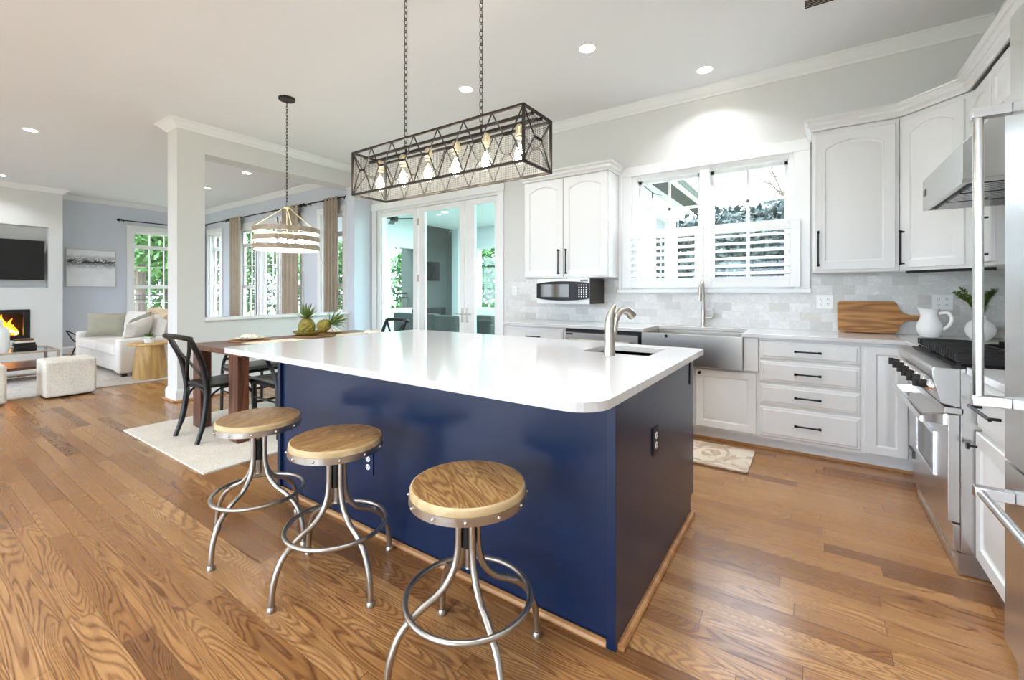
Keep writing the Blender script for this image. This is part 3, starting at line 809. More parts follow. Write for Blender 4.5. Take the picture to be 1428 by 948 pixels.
# ------------------------------------------------------------------ island
IX0, IX1, IY0, IY1 = -2.775, -0.552, 1.452, 2.655
t = thing('kitchen_island', 'large navy blue kitchen island cabinet under a white top', 'island', ((IX0+IX1)/2, 2.05, 0))
finish('front_panel', MB().box(IX0+0.035, IX1-0.036, IY0+0.006, IY0+0.03, 0.0, 0.884), 'navy', t)
finish('body', MB().box(IX0+0.034, -1.10, IY0+0.03, IY1-0.09, 0.0, 0.884).box(-1.10, IX1-0.036, IY0+0.03, IY1-0.09, 0.0, 0.66), 'navy', t)
for a, b in ((IX0, IX0+0.034), (IX1-0.036, IX1)):
    finish('end_panel', MB().prism([(IY0-0.010, 0), (IY1-0.075, 0), (IY1-0.075, 0.10), (IY1, 0.10), (IY1, 0.884), (IY0-0.010, 0.884)], a, b, 'x'), 'navy', t, bevel=0.0015)
Xi = frameM((0, IY1, 0), (-1, 0, 0), (0, 1, 0))
for k in range(4):
    w = (IX1-IX0-0.08)/4; a = -(IX1-0.04)+k*w
    d = finish('door', panel_mesh(Xi, a+0.004, a+w-0.004, 0.115, 0.87, 0.06, 0.0), 'navy', t, smooth=True, ang=25)
    mb = MB(Xi); u = a+0.04 if k % 2 else a+w-0.04
    if k == 0: u = a+0.04
    mb.rod((u, 0, 0.80), (u, -0.022, 0.80), 0.006); mb.rod((u, -0.02, 0.80), (u, -0.034, 0.80), 0.014)
    finish('knob', mb, 'black', d, smooth=True)
finish('face_frame', MB().box(IX0+0.034, IX1-0.036, IY1-0.09, IY1-0.022, 0.10, 0.884), 'navy', t)
o = finish('shoe_molding', MB().rod((IX0, IY0-0.004, 0.011), (IX1-0.034, IY0-0.004, 0.011), 0.015, 8).rod((IX1+0.010, IY0+0.008, 0.011), (IX1+0.010, IY1-0.08, 0.011), 0.015, 8), 'oaktrim', t, smooth=True, label='natural oak shoe molding along the island base')
finish('latch_plate', MB().box(IX1, IX1+0.005, IY1-0.108, IY1-0.092, 0.73, 0.86), 'black', t, label='slim black strip on the island end')
outlet(0, 0, 0, 0.078, 'navy plate outlet low on the island front behind the stools', frameM((-1.895, IY0+0.006, 0.355), (1, 0, 0), (0, -1, 0)), 'navy')
outlet(0, 0, 0, 0.078, 'black plate outlet on the island end panel facing the range', frameM((IX1, 1.90, 0.605), (0, 1, 0), (1, 0, 0)), 'black')

# island top with rounded corners and sink cut-out
def rrect(x0, x1, y0, y1, rads, k=8):
    cs = [((x0, y0), PI, rads[0]), ((x1, y0), 1.5*PI, rads[1]), ((x1, y1), 0, rads[2]), ((x0, y1), 0.5*PI, rads[3])]
    pts = []
    for (c, a0, r) in cs:
        cx = c[0]+(r if c[0] == x0 else -r); cy = c[1]+(r if c[1] == y0 else -r)
        for j in range(k+1):
            a = a0+PI/2*j/k; pts.append((cx+r*math.cos(a), cy+r*math.sin(a)))
    return pts
def slab(outer, hole, z0, z1):
    bm = bmesh.new()
    def loop(pts):
        vs = [bm.verts.new((p[0], p[1], z1)) for p in pts]
        return [bm.edges.new((vs[i], vs[(i+1) % len(vs)])) for i in range(len(vs))]
    e = loop(outer)+loop(hole)
    r = bmesh.ops.triangle_fill(bm, edges=e, use_beauty=True)
    fs = [g for g in r['geom'] if isinstance(g, bmesh.types.BMFace)]
    bmesh.ops.recalc_face_normals(bm, faces=fs)
    ex = bmesh.ops.extrude_face_region(bm, geom=fs)
    bmesh.ops.translate(bm, vec=(0, 0, z0-z1), verts=[g for g in ex['geom'] if isinstance(g, bmesh.types.BMVert)])
    mb = MB(); mb.bm.free(); mb.bm = bm; return mb
SX0, SX1, SY0, SY1 = -1.045, -0.68, 2.225, 2.565
o = finish('island_worktop', slab(rrect(-2.865, -0.502, 1.165, 2.695, (0.04, 0.11, 0.02, 0.04)), rrect(SX0, SX1, SY0, SY1, (0.02,)*4, 4), 0.885, 0.915), 'quartz', bevel=0.0035)
tag(o, 'long white quartz top of the navy island with rounded corners', 'worktop')
t = thing('prep_sink', 'small stainless undermount prep sink in the island top', 'sink', ((SX0+SX1)/2, (SY0+SY1)/2, 0.70))
mb = MB(); q = 0.012
mb.box(SX0-q, SX0, SY0-q, SY1+q, 0.70, 0.884); mb.box(SX1, SX1+q, SY0-q, SY1+q, 0.70, 0.884); mb.box(SX0, SX1, SY0-q, SY0, 0.70, 0.884); mb.box(SX0, SX1, SY1, SY1+q, 0.70, 0.884); mb.box(SX0, SX1, SY0, SY1, 0.70, 0.712)
finish('basin', mb, 'steel_x', t)
finish('drain', MB().lathe([(0, 0), (0.035, 0), (0.035, 0.005), (0, 0.005)], ((SX0+SX1)/2, (SY0+SY1)/2, 0.712)), 'chrome', t)
t = thing('prep_faucet', 'short satin nickel faucet beside the island prep sink', 'faucet', (-0.855, 2.145, 0.915))
fx, fy = -0.855, 2.145
finish('body', MB().lathe([(0.030, 0), (0.029, 0.004), (0.0275, 0.06), (0.0265, 0.14), (0.0265, 0.143)], (fx, fy, 0.915), 24), 'nickel', t, smooth=True)
finish('handle', MB().tube([(fx, fy, 1.060), (fx+0.001, fy, 1.085), (fx+0.006, fy, 1.12), (fx+0.018, fy+0.002, 1.155), (fx+0.030, fy+0.004, 1.175)], [0.0265, 0.0262, 0.022, 0.014, 0.006], 20), 'nickel', t, smooth=True)
sp = [(fx+0.020, fy+0.010, 1.00), (fx+0.026, fy+0.014, 1.07), (fx+0.034, fy+0.022, 1.118), (fx+0.050, fy+0.042, 1.145), (fx+0.070, fy+0.075, 1.142), (fx+0.084, fy+0.105, 1.118)]
finish('spout', MB().tube(catmull(sp, 5), [0.013, 0.014, 0.016, 0.018, 0.022, 0.025], 16), 'nickel', t, smooth=True)

# ------------------------------------------------------------------ stools
def make_stool():
    t = thing('bar_stool', '', 'stool', (0, 0, 0), 'round wood and steel stools')
    zs = 0.612; r = 0.190
    seat = finish('seat', MB().lathe([(0, -0.030), (r-0.008, -0.030), (r-0.008, 0), (0, 0)], (0, 0, zs), 64), 'stoolwood', t, smooth=True)
    finish('seat_edge', MB().lathe([(r-0.0079, -0.032), (r, -0.029), (r, -0.007), (r-0.002, -0.0025), (r-0.0079, 0.0004), (r-0.0079, -0.032)], (0, 0, zs), 64, False), 'stooledge', seat, smooth=True, label='pale rounded wooden seat edge')
    finish('seat_band', MB().lathe([(r-0.01, 0), (r+0.0035, 0), (r+0.0035, 0.026), (r-0.01, 0.026)], (0, 0, zs-0.050), 64), 'tubesteel', t, smooth=True)
    for k in range(12):
        a = 2*PI*k/12+0.1
        finish('rivet', MB().ball(((r+0.005)*math.cos(a), (r+0.005)*math.sin(a), zs-0.037), 0.0055, 6), 'chrome', t, smooth=True)
    finish('top_plate', MB().lathe([(0, 0), (0.075, 0), (0.075, 0.006), (0, 0.006)], (0, 0, zs-0.052), 24), 'tubesteel', t, smooth=True)
    finish('screw', MB().lathe([(0.0, 0)]+[((0.0125 if i % 2 else 0.0105), 0.006*i) for i in range(1, 40)]+[(0, 0.24)], (0, 0, zs-0.29), 14), 'tubesteel', t, smooth=True)
    finish('collar', MB().lathe([(0.014, 0), (0.024, 0), (0.024, 0.10), (0.014, 0.10)], (0, 0, 0.40), 20), 'black', t, smooth=True)
    prof = [(0.034, 0.560), (0.034, 0.46), (0.037, 0.39), (0.055, 0.325), (0.100, 0.272), (0.165, 0.238), (0.222, 0.19), (0.254, 0.12), (0.265, 0.05), (0.266, 0.012)]
    for k in range(4):
        a = k*PI/2
        pts = catmull([(q*math.cos(a), q*math.sin(a), z) for q, z in prof], 5)
        lg = finish('leg', MB().tube(pts, 0.0115, 12), 'tubesteel', t, smooth=True)
        finish('foot_cap', MB().lathe([(0.0, 0), (0.017, 0), (0.018, 0.010), (0.0135, 0.020), (0.0, 0.022)], (0.266*math.cos(a), 0.266*math.sin(a), 0), 16), 'tubesteel', lg, smooth=True)
    finish('footrest_ring', MB().torus((0, 0, 0.238), 0.205, 0.0095, 56, 10), 'tubesteel', t, smooth=True)
    return t
st = make_stool(); st.location = (-0.938, 1.117, 0); st.rotation_euler = (0, 0, R(62))
st['label'] = 'round wood seat stool nearest the camera in front of the island corner'
dup(st, (-1.700, 1.140, 0), R(-6), 'round wood seat stool in the middle of the three by the island outlet')
dup(st, (-2.303, 1.105, 0), R(20), 'round wood seat stool farthest from the camera next to the rug')

# ------------------------------------------------------------------ range
t = thing('gas_range', 'wide stainless professional gas range with black grates and knobs', 'range', (0.85, 3.14, 0))
RY0, RY1 = 2.682, 3.598; RX = 0.545
finish('body', MB().box(RX, XR-0.015, RY0, RY1, 0.10, 0.905), 'steel', t, bevel=0.002)
finish('kick_plate', MB().box(RX-0.01, RX+0.0, RY0, RY1, 0.005, 0.10).box(RX, RX+0.5, RY0+0.01, RY1-0.01, 0.005, 0.10), 'steel_h', t)
mb = MB()
for k in range(26):
    y = RY0+0.08+k*(RY1-RY0-0.16)/25; mb.box(RX-0.013, RX-0.009, y-0.008, y+0.008, 0.045, 0.062)
finish('vent_slots', mb, 'chrome', t)
cp = finish('control_panel', MB().prism([(0.530, 0.735), (0.480, 0.748), (0.452, 0.862), (0.450, 0.893), (0.458, 0.904), (0.5445, 0.9045), (0.5445, 0.735)], RY0, RY1, 'y'), 'steel_h', t, bevel=0.004, seg=3)
bmd = MB()
for k in range(6):
    y = RY1-0.085-k*(RY1-RY0-0.17)/5
    c0 = Vector((0.464, y, 0.808)); nn = Vector((-0.97, 0, 0.238)).normalized()
    kb = finish('knob', MB().tube([c0+nn*0.020, c0+nn*0.026, c0+nn*0.050, c0+nn*0.053], [0.020, 0.021, 0.0195, 0.014], 20), 'castiron', t, smooth=True)
    finish('bezel', MB().tube([c0-nn*0.006, c0+nn*0.010, c0+nn*0.016, c0+nn*0.021], [0.028, 0.027, 0.024, 0.021], 24), 'chrome', kb, smooth=True)
    mb = MB(); tp = c0+nn*0.052; mb.box(tp.x-0.016, tp.x+0.006, y-0.0045, y+0.0045, tp.z-0.020, tp.z+0.020)
    finish('grip', mb, 'castiron', kb, bevel=0.002)
finish('drip_trim', MB().box(0.490, RX+0.01, RY0, RY1, 0.705, 0.733), 'steel_h', t, bevel=0.003)
od = finish('oven_door', MB().box(0.505, RX, RY0+0.012, RY1-0.012, 0.225, 0.700), 'steel', t, bevel=0.003)
finish('oven_window', rectframe(MB(), RY0+0.26, RY1-0.26, 0.365, 0.545, 0.016, 0.496, 0.506, 'x'), 'chrome', od)
finish('window_glass', MB().box(0.500, 0.507, RY0+0.25, RY1-0.25, 0.36, 0.55), 'darkglass', od)
hb = MB().rod((0.428, RY0+0.03, 0.662), (0.428, RY1-0.03, 0.662), 0.016, 16)
for y in (RY0+0.07, RY1-0.07): hb.prism([(0.428, 0.676), (0.505, 0.690), (0.505, 0.640), (0.428, 0.648)], y-0.016, y+0.016, 'y')
finish('handle', hb, 'chrome', od, smooth=True)
finish('badge', MB().box(0.495, 0.506, RY1-0.15, RY1-0.03, 0.262, 0.305), 'logo', od)
finish('lower_panel', MB().box(0.520, RX, RY0+0.006, RY1-0.006, 0.105, 0.218), 'steel', t, bevel=0.003)
finish('cooktop', MB().box(0.515, XR-0.06, RY0+0.012, RY1-0.012, 0.906, 0.914), 'castiron', t)
finish('backguard', MB().box(XR-0.06, XR-0.016, RY0, RY1, 0.905, 0.955), 'steel_h', t, bevel=0.003)
for k in range(3):
    a = RY0+0.03+k*(RY1-RY0-0.06)/3; b = a+(RY1-RY0-0.06)/3-0.008
    mb = MB(); x0, x1 = 0.535, XR-0.085
    mb.box(x0+0.014, x1, a, a+0.012, 0.925, 0.948); mb.box(x0+0.014, x1, b-0.012, b, 0.925, 0.948); mb.box(x0+0.014, x0+0.026, a+0.012, b-0.012, 0.925, 0.940); mb.box(x1-0.012, x1, a+0.012, b-0.012, 0.925, 0.948)
    mb.box((x0+x1)/2-0.006, (x0+x1)/2+0.006, a+0.012, b-0.012, 0.925, 0.948)
    for j in range(6):
        y = a+0.014+(b-a-0.028)*j/5
        mb.box(x0, x0+0.215, y-0.006, y+0.006, 0.934, 0.966); mb.box(x1-0.215, x1-0.012, y-0.006, y+0.006, 0.934, 0.966)
    for x in (x0+0.01, x1-0.01):
        for y in (a+0.01, b-0.01): mb.box(x-0.006, x+0.006, y-0.006, y+0.006, 0.914, 0.926)
    finish('grate', mb, 'castiron', t)
    for x in (x0+0.145, x1-0.145):
        finish('burner', MB().lathe([(0, 0), (0.05, 0), (0.048, 0.010), (0.034, 0.012), (0.034, 0.020), (0, 0.021)], (x, (a+b)/2, 0.914), 24), 'castiron', t, smooth=True)

# range hood
t = thing('range_hood', 'sloped stainless steel range hood above the gas range', 'range hood', (0.9, 3.1, 1.72))
HY0, HY1 = 2.702, 3.512; HX = 0.552
finish('canopy', MB().prism([(HX, 1.735), (HX, 1.895), (XU+0.01, 2.21), (XR-0.012, 2.21), (XR-0.012, 1.735)], HY0, HY1, 'y'), 'steel', t, bevel=0.002)
mb = MB(); mb.box(HX, HX+0.02, HY0, HY1, 1.72, 1.735); mb.box(HX+0.02, XR-0.012, HY0, HY0+0.02, 1.72, 1.735); mb.box(HX+0.02, XR-0.012, HY1-0.02, HY1, 1.72, 1.735)
finish('rim', mb, 'steel', t)
for k in range(3):
    a = HY0+0.03+k*0.252
    mb = MB(); mb.box(HX+0.05, XR-0.06, a, a+0.24, 1.726, 1.734)
    f = finish('baffle_filter', mb, 'castiron', t)
    mb = MB()
    for j in range(8): mb.box(HX+0.05, XR-0.06, a+0.015+j*0.028, a+0.027+j*0.028, 1.718, 1.727)
    finish('baffle_slats', mb, 'chrome', f)
finish('badge', MB().box(HX-0.003, HX, HY1-0.085, HY1-0.03, 1.80, 1.835), 'logo', t)

# base cabinet right of range
t = thing('base_cabinet', 'white base cabinet between the range and refrigerator with one drawer', 'cabinet', (0.9, 2.4, 0), 'base cabinets by the range')
finish('body', MB().box(0.607, XR-0.012, 2.098, 2.676, 0.10, 0.884), 'cab', t)
finish('toe_kick', MB().box(0.66, 0.675, 2.098, 2.676, 0, 0.10), 'cab', t)
Xc = frameM((0.585, 0, 0), (0, -1, 0), (-1, 0, 0))
d = finish('drawer', drawer_mesh(Xc, -2.665, -2.11, 0.665, 0.865), 'cab', t)
mb = MB(Xc); mb.rod((-2.60, -0.034, 0.765), (-2.34, -0.034, 0.765), 0.007); mb.rod((-2.58, 0, 0.765), (-2.58, -0.034, 0.765), 0.006); mb.rod((-2.36, 0, 0.765), (-2.36, -0.034, 0.765), 0.006)
finish('handle', mb, 'black', d, smooth=True)
d = finish('door', panel_mesh(Xc, -2.665, -2.11, 0.105, 0.645, 0.06, 0.0), 'cab', t, smooth=True, ang=25)
finish('knob', MB(Xc).rod((-2.64, 0, 0.585), (-2.64, -0.025, 0.585), 0.005).rod((-2.64, -0.024, 0.585), (-2.64, -0.034, 0.585), 0.014), 'black', d, smooth=True)

# ------------------------------------------------------------------ refrigerator
t = thing('refrigerator', 'tall stainless built-in refrigerator with heavy tube handles at right edge', 'refrigerator', (0.85, 1.62, 0))
FX = 0.525; FY0, FY1 = 1.175, 2.088
finish('body', MB().box(FX+0.055, XR-0.012, FY0, FY1, 0.0, 2.13), 'steel', t)
finish('grille_panel', MB().box(FX+0.012, FX+0.055, FY0+0.003, FY1-0.0, 1.88, 2.125), 'steel', t, bevel=0.002)
d = finish('upper_door', MB().box(FX, FX+0.055, FY0+0.003, FY1-0.0, 0.70, 1.872), 'steel', t, bevel=0.003)
mb = MB(); hx, hy = FX-0.072, 2.035
mb.rod((hx, hy, 0.90), (hx, hy, 1.81), 0.0135, 20)
mb.box(hx-0.017, FX, hy-0.017, hy+0.017, 0.872, 0.905); mb.box(hx-0.017, FX, hy-0.017, hy+0.017, 1.805, 1.838)
finish('handle', mb, 'steel', d, bevel=0.002, smooth=True)
d = finish('freezer_drawer', MB().box(FX, FX+0.055, FY0+0.003, FY1-0.0, 0.105, 0.692), 'steel', t, bevel=0.003)
mb = MB(); hz = 0.60; mb.rod((hx, FY0+0.05, hz), (hx, FY1-0.065, hz), 0.0135, 20)
for y in (FY0+0.07, FY1-0.08): mb.box(hx-0.017, FX, y-0.016, y+0.016, hz-0.017, hz+0.017)
finish('handle', mb, 'steel', d, bevel=0.002, smooth=True)
finish('toe_grille', MB().box(FX+0.03, FX+0.056, FY0+0.003, FY1-0.0, 0.0, 0.10), 'steel', t)
o = thing('wall_cabinet', 'white cabinet above the refrigerator at the top right corner', 'cabinet', (0.9, 1.62, 2.15), 'wall cabinets')
finish('body', MB().box(FX+0.065, XR-0.002, FY0, FY1-0.0, 2.155, 2.60), 'cab', o)
Xf = frameM((FX+0.045, 0, 0), (0, -1, 0), (-1, 0, 0))
for a, b in ((-2.083, -1.64), (-1.63, -1.18)):
    finish('door', panel_mesh(Xf, a, b, 2.17, 2.585, 0.055, 0), 'cab', o, smooth=True, ang=25)

# ------------------------------------------------------------------ counter objects
t = thing('cutting_board', 'long wooden cutting board with handle leaning on the backsplash', 'cutting board', (0.38, 4.44, 0.916))
half = [(0.0, 0.0), (0.355, 0.0), (0.375, 0.012), (0.392, 0.06), (0.43, 0.098), (0.50, 0.112), (0.515, 0.127), (0.50, 0.142), (0.43, 0.156), (0.392, 0.194), (0.375, 0.242), (0.355, 0.254)]
prof = [(0.018, 0.0), (0.355, 0.0), (0.372, 0.018), (0.385, 0.058), (0.41, 0.090), (0.45, 0.106), (0.515, 0.106), (0.53, 0.118), (0.53, 0.136), (0.515, 0.148), (0.45, 0.148), (0.41, 0.164), (0.385, 0.196), (0.372, 0.236), (0.355, 0.254), (0.018, 0.254), (0.0, 0.236), (0.0, 0.018)]
Xb = Matrix.Translation((0.185, 4.462, 0.917)) @ Matrix.Rotation(R(-12), 4, 'X')
finish('board', MB(Xb).prism(prof, -0.018, 0.0, 'y'), 'boardwood', t, bevel=0.004)
o = t
t = thing('pitcher', 'white porcelain pitcher standing in front of the corner outlet', 'pitcher', (0.71, 4.30, 0.915))
px, py = 0.71, 4.30
pr = [(0.035, 0), (0.052, 0.004), (0.066, 0.03), (0.074, 0.065), (0.068, 0.10), (0.052, 0.135), (0.046, 0.16), (0.050, 0.19), (0.056, 0.205), (0.052, 0.205), (0.042, 0.16), (0.048, 0.13), (0.062, 0.09), (0.0, 0.012)]
mb = MB(); rs = []
for r_, z in pr:
    ring = []
    for j in range(36):
        a = 2*PI*j/36; k = r_
        if z > 0.15: k = r_*(1+0.38*max(0, math.cos(a-R(190)))**6*(z-0.15)/0.055)
        ring.append((px+k*math.cos(a), py+k*math.sin(a), 0.915+z+(0.012*max(0, math.cos(a-R(190)))**3 if z > 0.18 else 0)))
    rs.append(ring)
mb.rings(rs); finish('jug', mb, 'porcelain', t, smooth=True)
hh = catmull([(px+0.048, py-0.02, 1.09), (px+0.09, py-0.038, 1.095), (px+0.108, py-0.045, 1.055), (px+0.095, py-0.04, 1.01), (px+0.068, py-0.028, 0.975)], 6)
finish('handle', MB().tube(hh, 0.008, 10, flat=1.3), 'porcelain', t, smooth=True)

def blade(mb, p, d, L, w, droop=0.3, n=5):
    d = Vector(d).normalized(); side = d.cross(Vector((0, 0, 1)))
    if side.length < 0.05: side = Vector((1, 0, 0))
    side.normalize(); P = Vector(p); prev = None
    for k in range(n+1):
        s = k/n; c = P+d*L*s+Vector((0, 0, -droop*L*s*s)); ww = w*(1-s)**0.6*(0.55+0.9*s if s < 0.5 else 1.0)
        a = mb.v(c-side*ww); b = mb.v(c+side*ww)
        if prev: mb.f([prev[0], prev[1], b, a])
        prev = (a, b)
t = thing('flower_vase', 'round white vase of green sprigs behind the refrigerator handle', 'vase', (0.95, 4.22, 0.915))
vx, vy = 0.95, 4.22
finish('vase_body', MB().lathe([(0.03, 0), (0.045, 0.003), (0.072, 0.04), (0.078, 0.075), (0.066, 0.115), (0.036, 0.14), (0.030, 0.15), (0.036, 0.16), (0.030, 0.16), (0.022, 0.14), (0.0, 0.02)], (vx, vy, 0.915), 32), 'porcelain', t, smooth=True)
mbs = MB(); mbl = MB()
for k in range(13):
    a = 2*PI*k/13+random.uniform(-.2, .2); sp_ = random.uniform(0.05, 0.15); h_ = random.uniform(0.10, 0.21)
    p0 = Vector((vx, vy, 1.06)); p1 = Vector((vx+math.cos(a)*sp_, vy+math.sin(a)*sp_, 1.08+h_)); mid = (p0+p1)/2+Vector((0, 0, 0.03))
    path = catmull([p0, mid, p1], 6); mbs.tube(path, 0.0018, 5)
    for q in path[2:]:
        for j in range(7):
            blade(mbl, q, (random.uniform(-1, 1), random.uniform(-1, 1), random.uniform(0.0, 1)), 0.036, 0.006, 0.2, 2)
finish('stems', mbs, 'leafC', t); finish('leaves', mbl, 'leafC', t)

# gel mat in front of sink
o = finish('floor_mat', MB().prism(rrect(-1.25, -0.35, 3.36, 3.86, (0.02,)*4, 4), 0.001, 0.014), 'marblemat', bevel=0.004)
tag(o, 'marble-patterned beige kitchen mat on the floor before the sink', 'mat')

# ------------------------------------------------------------------ linear pendant
t = thing('linear_pendant', 'long black cage pendant with six bulbs over the island', 'pendant light', (-1.66, 1.755, ZC))
x0, x1, y0, y1, z0, z1 = -2.272, -1.052, 1.632, 1.880, 1.826, 2.076
mb = MB(); e = 0.0055
for y in (y0, y1):
    for z in (z0, z1): mb.box(x0-e, x1+e, y-e, y+e, z-e, z+e)
for x in (x0, x1):
    for z in (z0, z1): mb.box(x-e, x+e, y0, y1, z-e, z+e)
    for y in (y0, y1): mb.box(x-e, x+e, y-e, y+e, z0, z1)
for y in (1.715, 1.795): mb.box(x0, x1, y-0.006, y+0.006, z1-0.012-e, z1-e)
finish('cage_frame', mb, 'bronze', t)
def lattice(P0, P1, n_, par):
    P0 = Vector(P0); P1 = Vector(P1); ln = (P1-P0).length; u = (P1-P0)/ln; c = ln/n_; zm = (z0+z1)/2+0.01
    mb = MB(); r = 0.0036
    for k in range(n_):
        a = P0+u*(c*k); b = P0+u*(c*(k+1)); m = P0+u*(c*(k+0.5))
        s = c*0.16
        def at(p, z): return (p.x, p.y, z)
        ml = m-u*s; mr = m+u*s
        mb.tube([at(a, z1), at(ml-u*0.006, zm+0.02), at(ml+u*0.006, zm+0.004), at(mr-u*0.006, zm+0.004), at(mr+u*0.006, zm+0.02), at(b, z1)], r, 6)
        mb.tube([at(a, z0), at(ml-u*0.006, zm-0.02), at(ml+u*0.006, zm-0.004), at(mr-u*0.006, zm-0.004), at(mr+u*0.006, zm-0.02), at(b, z0)], r, 6)
        mb.tube([at(ml+u*0.006, zm), at(mr-u*0.006, zm)], 0.0065, 6)
    return finish('lattice_panel', mb, 'black', par)
lattice((x0, y0, 0), (x1, y0, 0), 7, t); lattice((x0, y1, 0), (x1, y1, 0), 7, t)
lattice((x0, y0, 0), (x0, y1, 0), 1, t); lattice((x1, y0, 0), (x1, y1, 0), 1, t)
mb = MB(); w_ = 0.0007; g = 0.0115
ym = y1-0.010
k = 0
while x0+0.01+k*g < x1-0.01:
    x = x0+0.01+k*g; mb.box(x-w_, x+w_, ym-w_, ym+w_, z0+e, z1-e); k += 1
k = 0
while z0+e+k*g < z1-e:
    z = z0+e+k*g; mb.box(x0+0.01, x1-0.01, ym-w_, ym+w_, z-w_, z+w_); k += 1
for xe in (x0+0.010, x1-0.010):
    k = 0
    while y0+0.01+k*g < y1-0.01:
        y = y0+0.01+k*g; mb.box(xe-w_, xe+w_, y-w_, y+w_, z0+e, z1-e); k += 1
    k = 0
    while z0+e+k*g < z1-e:
        z = z0+e+k*g; mb.box(xe-w_, xe+w_, y0+0.01, y1-0.01, z-w_, z+w_); k += 1
finish('wire_mesh', mb, 'wire', t)
def chain(name, x, y, za, zb, par, R_=0.011, pitch=0.034, mat='bronze'):
    mb = MB(); n_ = int((za-zb)/pitch); 
    for k in range(n_+1):
        zc = za-pitch*(k+0.5); pts = []
        for j in range(14):
            a = 2*PI*j/14; h_ = math.sin(a)*pitch*0.68; w2 = math.cos(a)*R_*0.85
            pts.append((x+w2, y, zc+h_) if k % 2 else (x, y+w2, zc+h_))
        mb.tube(pts, 0.0022, 6, True)
    return finish(name, mb, mat, par, smooth=True)
for cx in (-1.946, -1.388):
    chain('chain', cx, 1.755, ZC-0.01, z1+0.01, t, 0.011, 0.036)
    finish('hook', MB().rod((cx, 1.755, z1-0.03), (cx, 1.755, z1+0.02), 0.005), 'bronze', t)
finish('ceiling_canopy', MB().box(-2.02, -1.31, 1.705, 1.805, ZC-0.025, ZC), 'bronze', t, bevel=0.004)
finish('hanger_bar', MB().box(x0, x1, 1.747, 1.763, z1-0.034, z1-0.020), 'bronze', t)
for k in range(6):
    bx = x0+0.10+k*(x1-x0-0.20)/5
    s = finish('socket', MB().lathe([(0, 0), (0.017, 0), (0.015, 0.012), (0.021, 0.016), (0.021, 0.055), (0.014, 0.066), (0, 0.066)], (bx, 1.755, z1-0.098), 16), 'gold', t, smooth=True, label='pale brass bulb socket')
    b = finish('bulb', MB().lathe([(0.013, 0), (0.015, -0.012), (0.022, -0.035), (0.033, -0.065), (0.037, -0.088), (0.031, -0.112), (0.017, -0.128), (0.001, -0.134)], (bx, 1.755, z1-0.098), 20), 'glass_bulb', t, smooth=True)
    b.visible_shadow = True
    mb = MB().lathe([(0.002, -0.02), (0.009, -0.035), (0.020, -0.06), (0.025, -0.084), (0.016, -0.106), (0.001, -0.114)], (bx, 1.755, z1-0.098), 12)
    finish('filament', mb, 'filament', b, smooth=True)

# ------------------------------------------------------------------ drum pendant
dx, dy = -4.368, 2.366
t = thing('drum_pendant', 'round greywashed slatted drum pendant hanging above the dining table', 'pendant light', (dx, dy, ZC))
finish('ceiling_canopy', MB().lathe([(0, 0), (0.075, 0), (0.078, 0.01), (0.078, 0.022), (0, 0.022)], (dx, dy, ZC-0.022), 32), 'bronze', t, smooth=True)
chain('chain', dx, dy, ZC-0.02, 2.14, t, 0.009, 0.032)
finish('top_ring', MB().torus((0, 0, 0), 0.017, 0.0025, 16, 6), 'gold', t).matrix_parent_inverse = Matrix.Translation(-Vector((dx, dy, ZC))) @ Matrix.Translation((dx, dy, 2.128)) @ Matrix.Rotation(R(90), 4, 'X')
mb = MB(); mb.lathe([(0, 0), (0.03, 0), (0.034, 0.01), (0.012, 0.025), (0, 0.03)], (dx, dy, 2.085), 20); finish('hub', mb, 'gold', t, smooth=True)
Rd = 0.305
for k in range(3):
    za = 1.662+k*0.087
    bd = finish('band', MB().lathe([(Rd-0.008, 0), (Rd, 0), (Rd, 0.048), (Rd-0.008, 0.048), (Rd-0.008, 0)], (dx, dy, za), 64, False), 'washwood', t, smooth=True)
    finish('band_lining', MB().lathe([(Rd-0.0095, 0.001), (Rd-0.0085, 0.001), (Rd-0.0085, 0.047), (Rd-0.0095, 0.047), (Rd-0.0095, 0.001)], (dx, dy, za), 64, False), 'white_in', bd, smooth=True)
for k in range(3):
    a = R(20)+2*PI*k/3
    mb = MB(); mb.rod((dx+0.02*math.cos(a), dy+0.02*math.sin(a), 2.095), (dx+(Rd-0.012)*math.cos(a), dy+(Rd-0.012)*math.sin(a), 1.885), 0.004)
    mb.rod((dx+(Rd-0.014)*math.cos(a), dy+(Rd-0.014)*math.sin(a), 1.885), (dx+(Rd-0.014)*math.cos(a), dy+(Rd-0.014)*math.sin(a), 1.665), 0.006)
    finish('support_rod', mb, 'gold', t, smooth=True)
finish('center_stem', MB().rod((dx, dy, 2.09), (dx, dy, 1.80), 0.006), 'gold', t)
for k in range(4):
    a = R(45)+PI/2*k; bx, by = dx+0.13*math.cos(a), dy+0.13*math.sin(a)
    finish('bulb_arm', MB().tube(catmull([(dx, dy, 1.82), (dx+0.06*math.cos(a), dy+0.06*math.sin(a), 1.845), (bx, by, 1.835), (bx, by, 1.80)], 4), 0.005, 8), 'gold', t, smooth=True)
    finish('bulb', MB().ball((bx, by, 1.755), 0.030, 10, 1.15), 'filament', t, smooth=True)

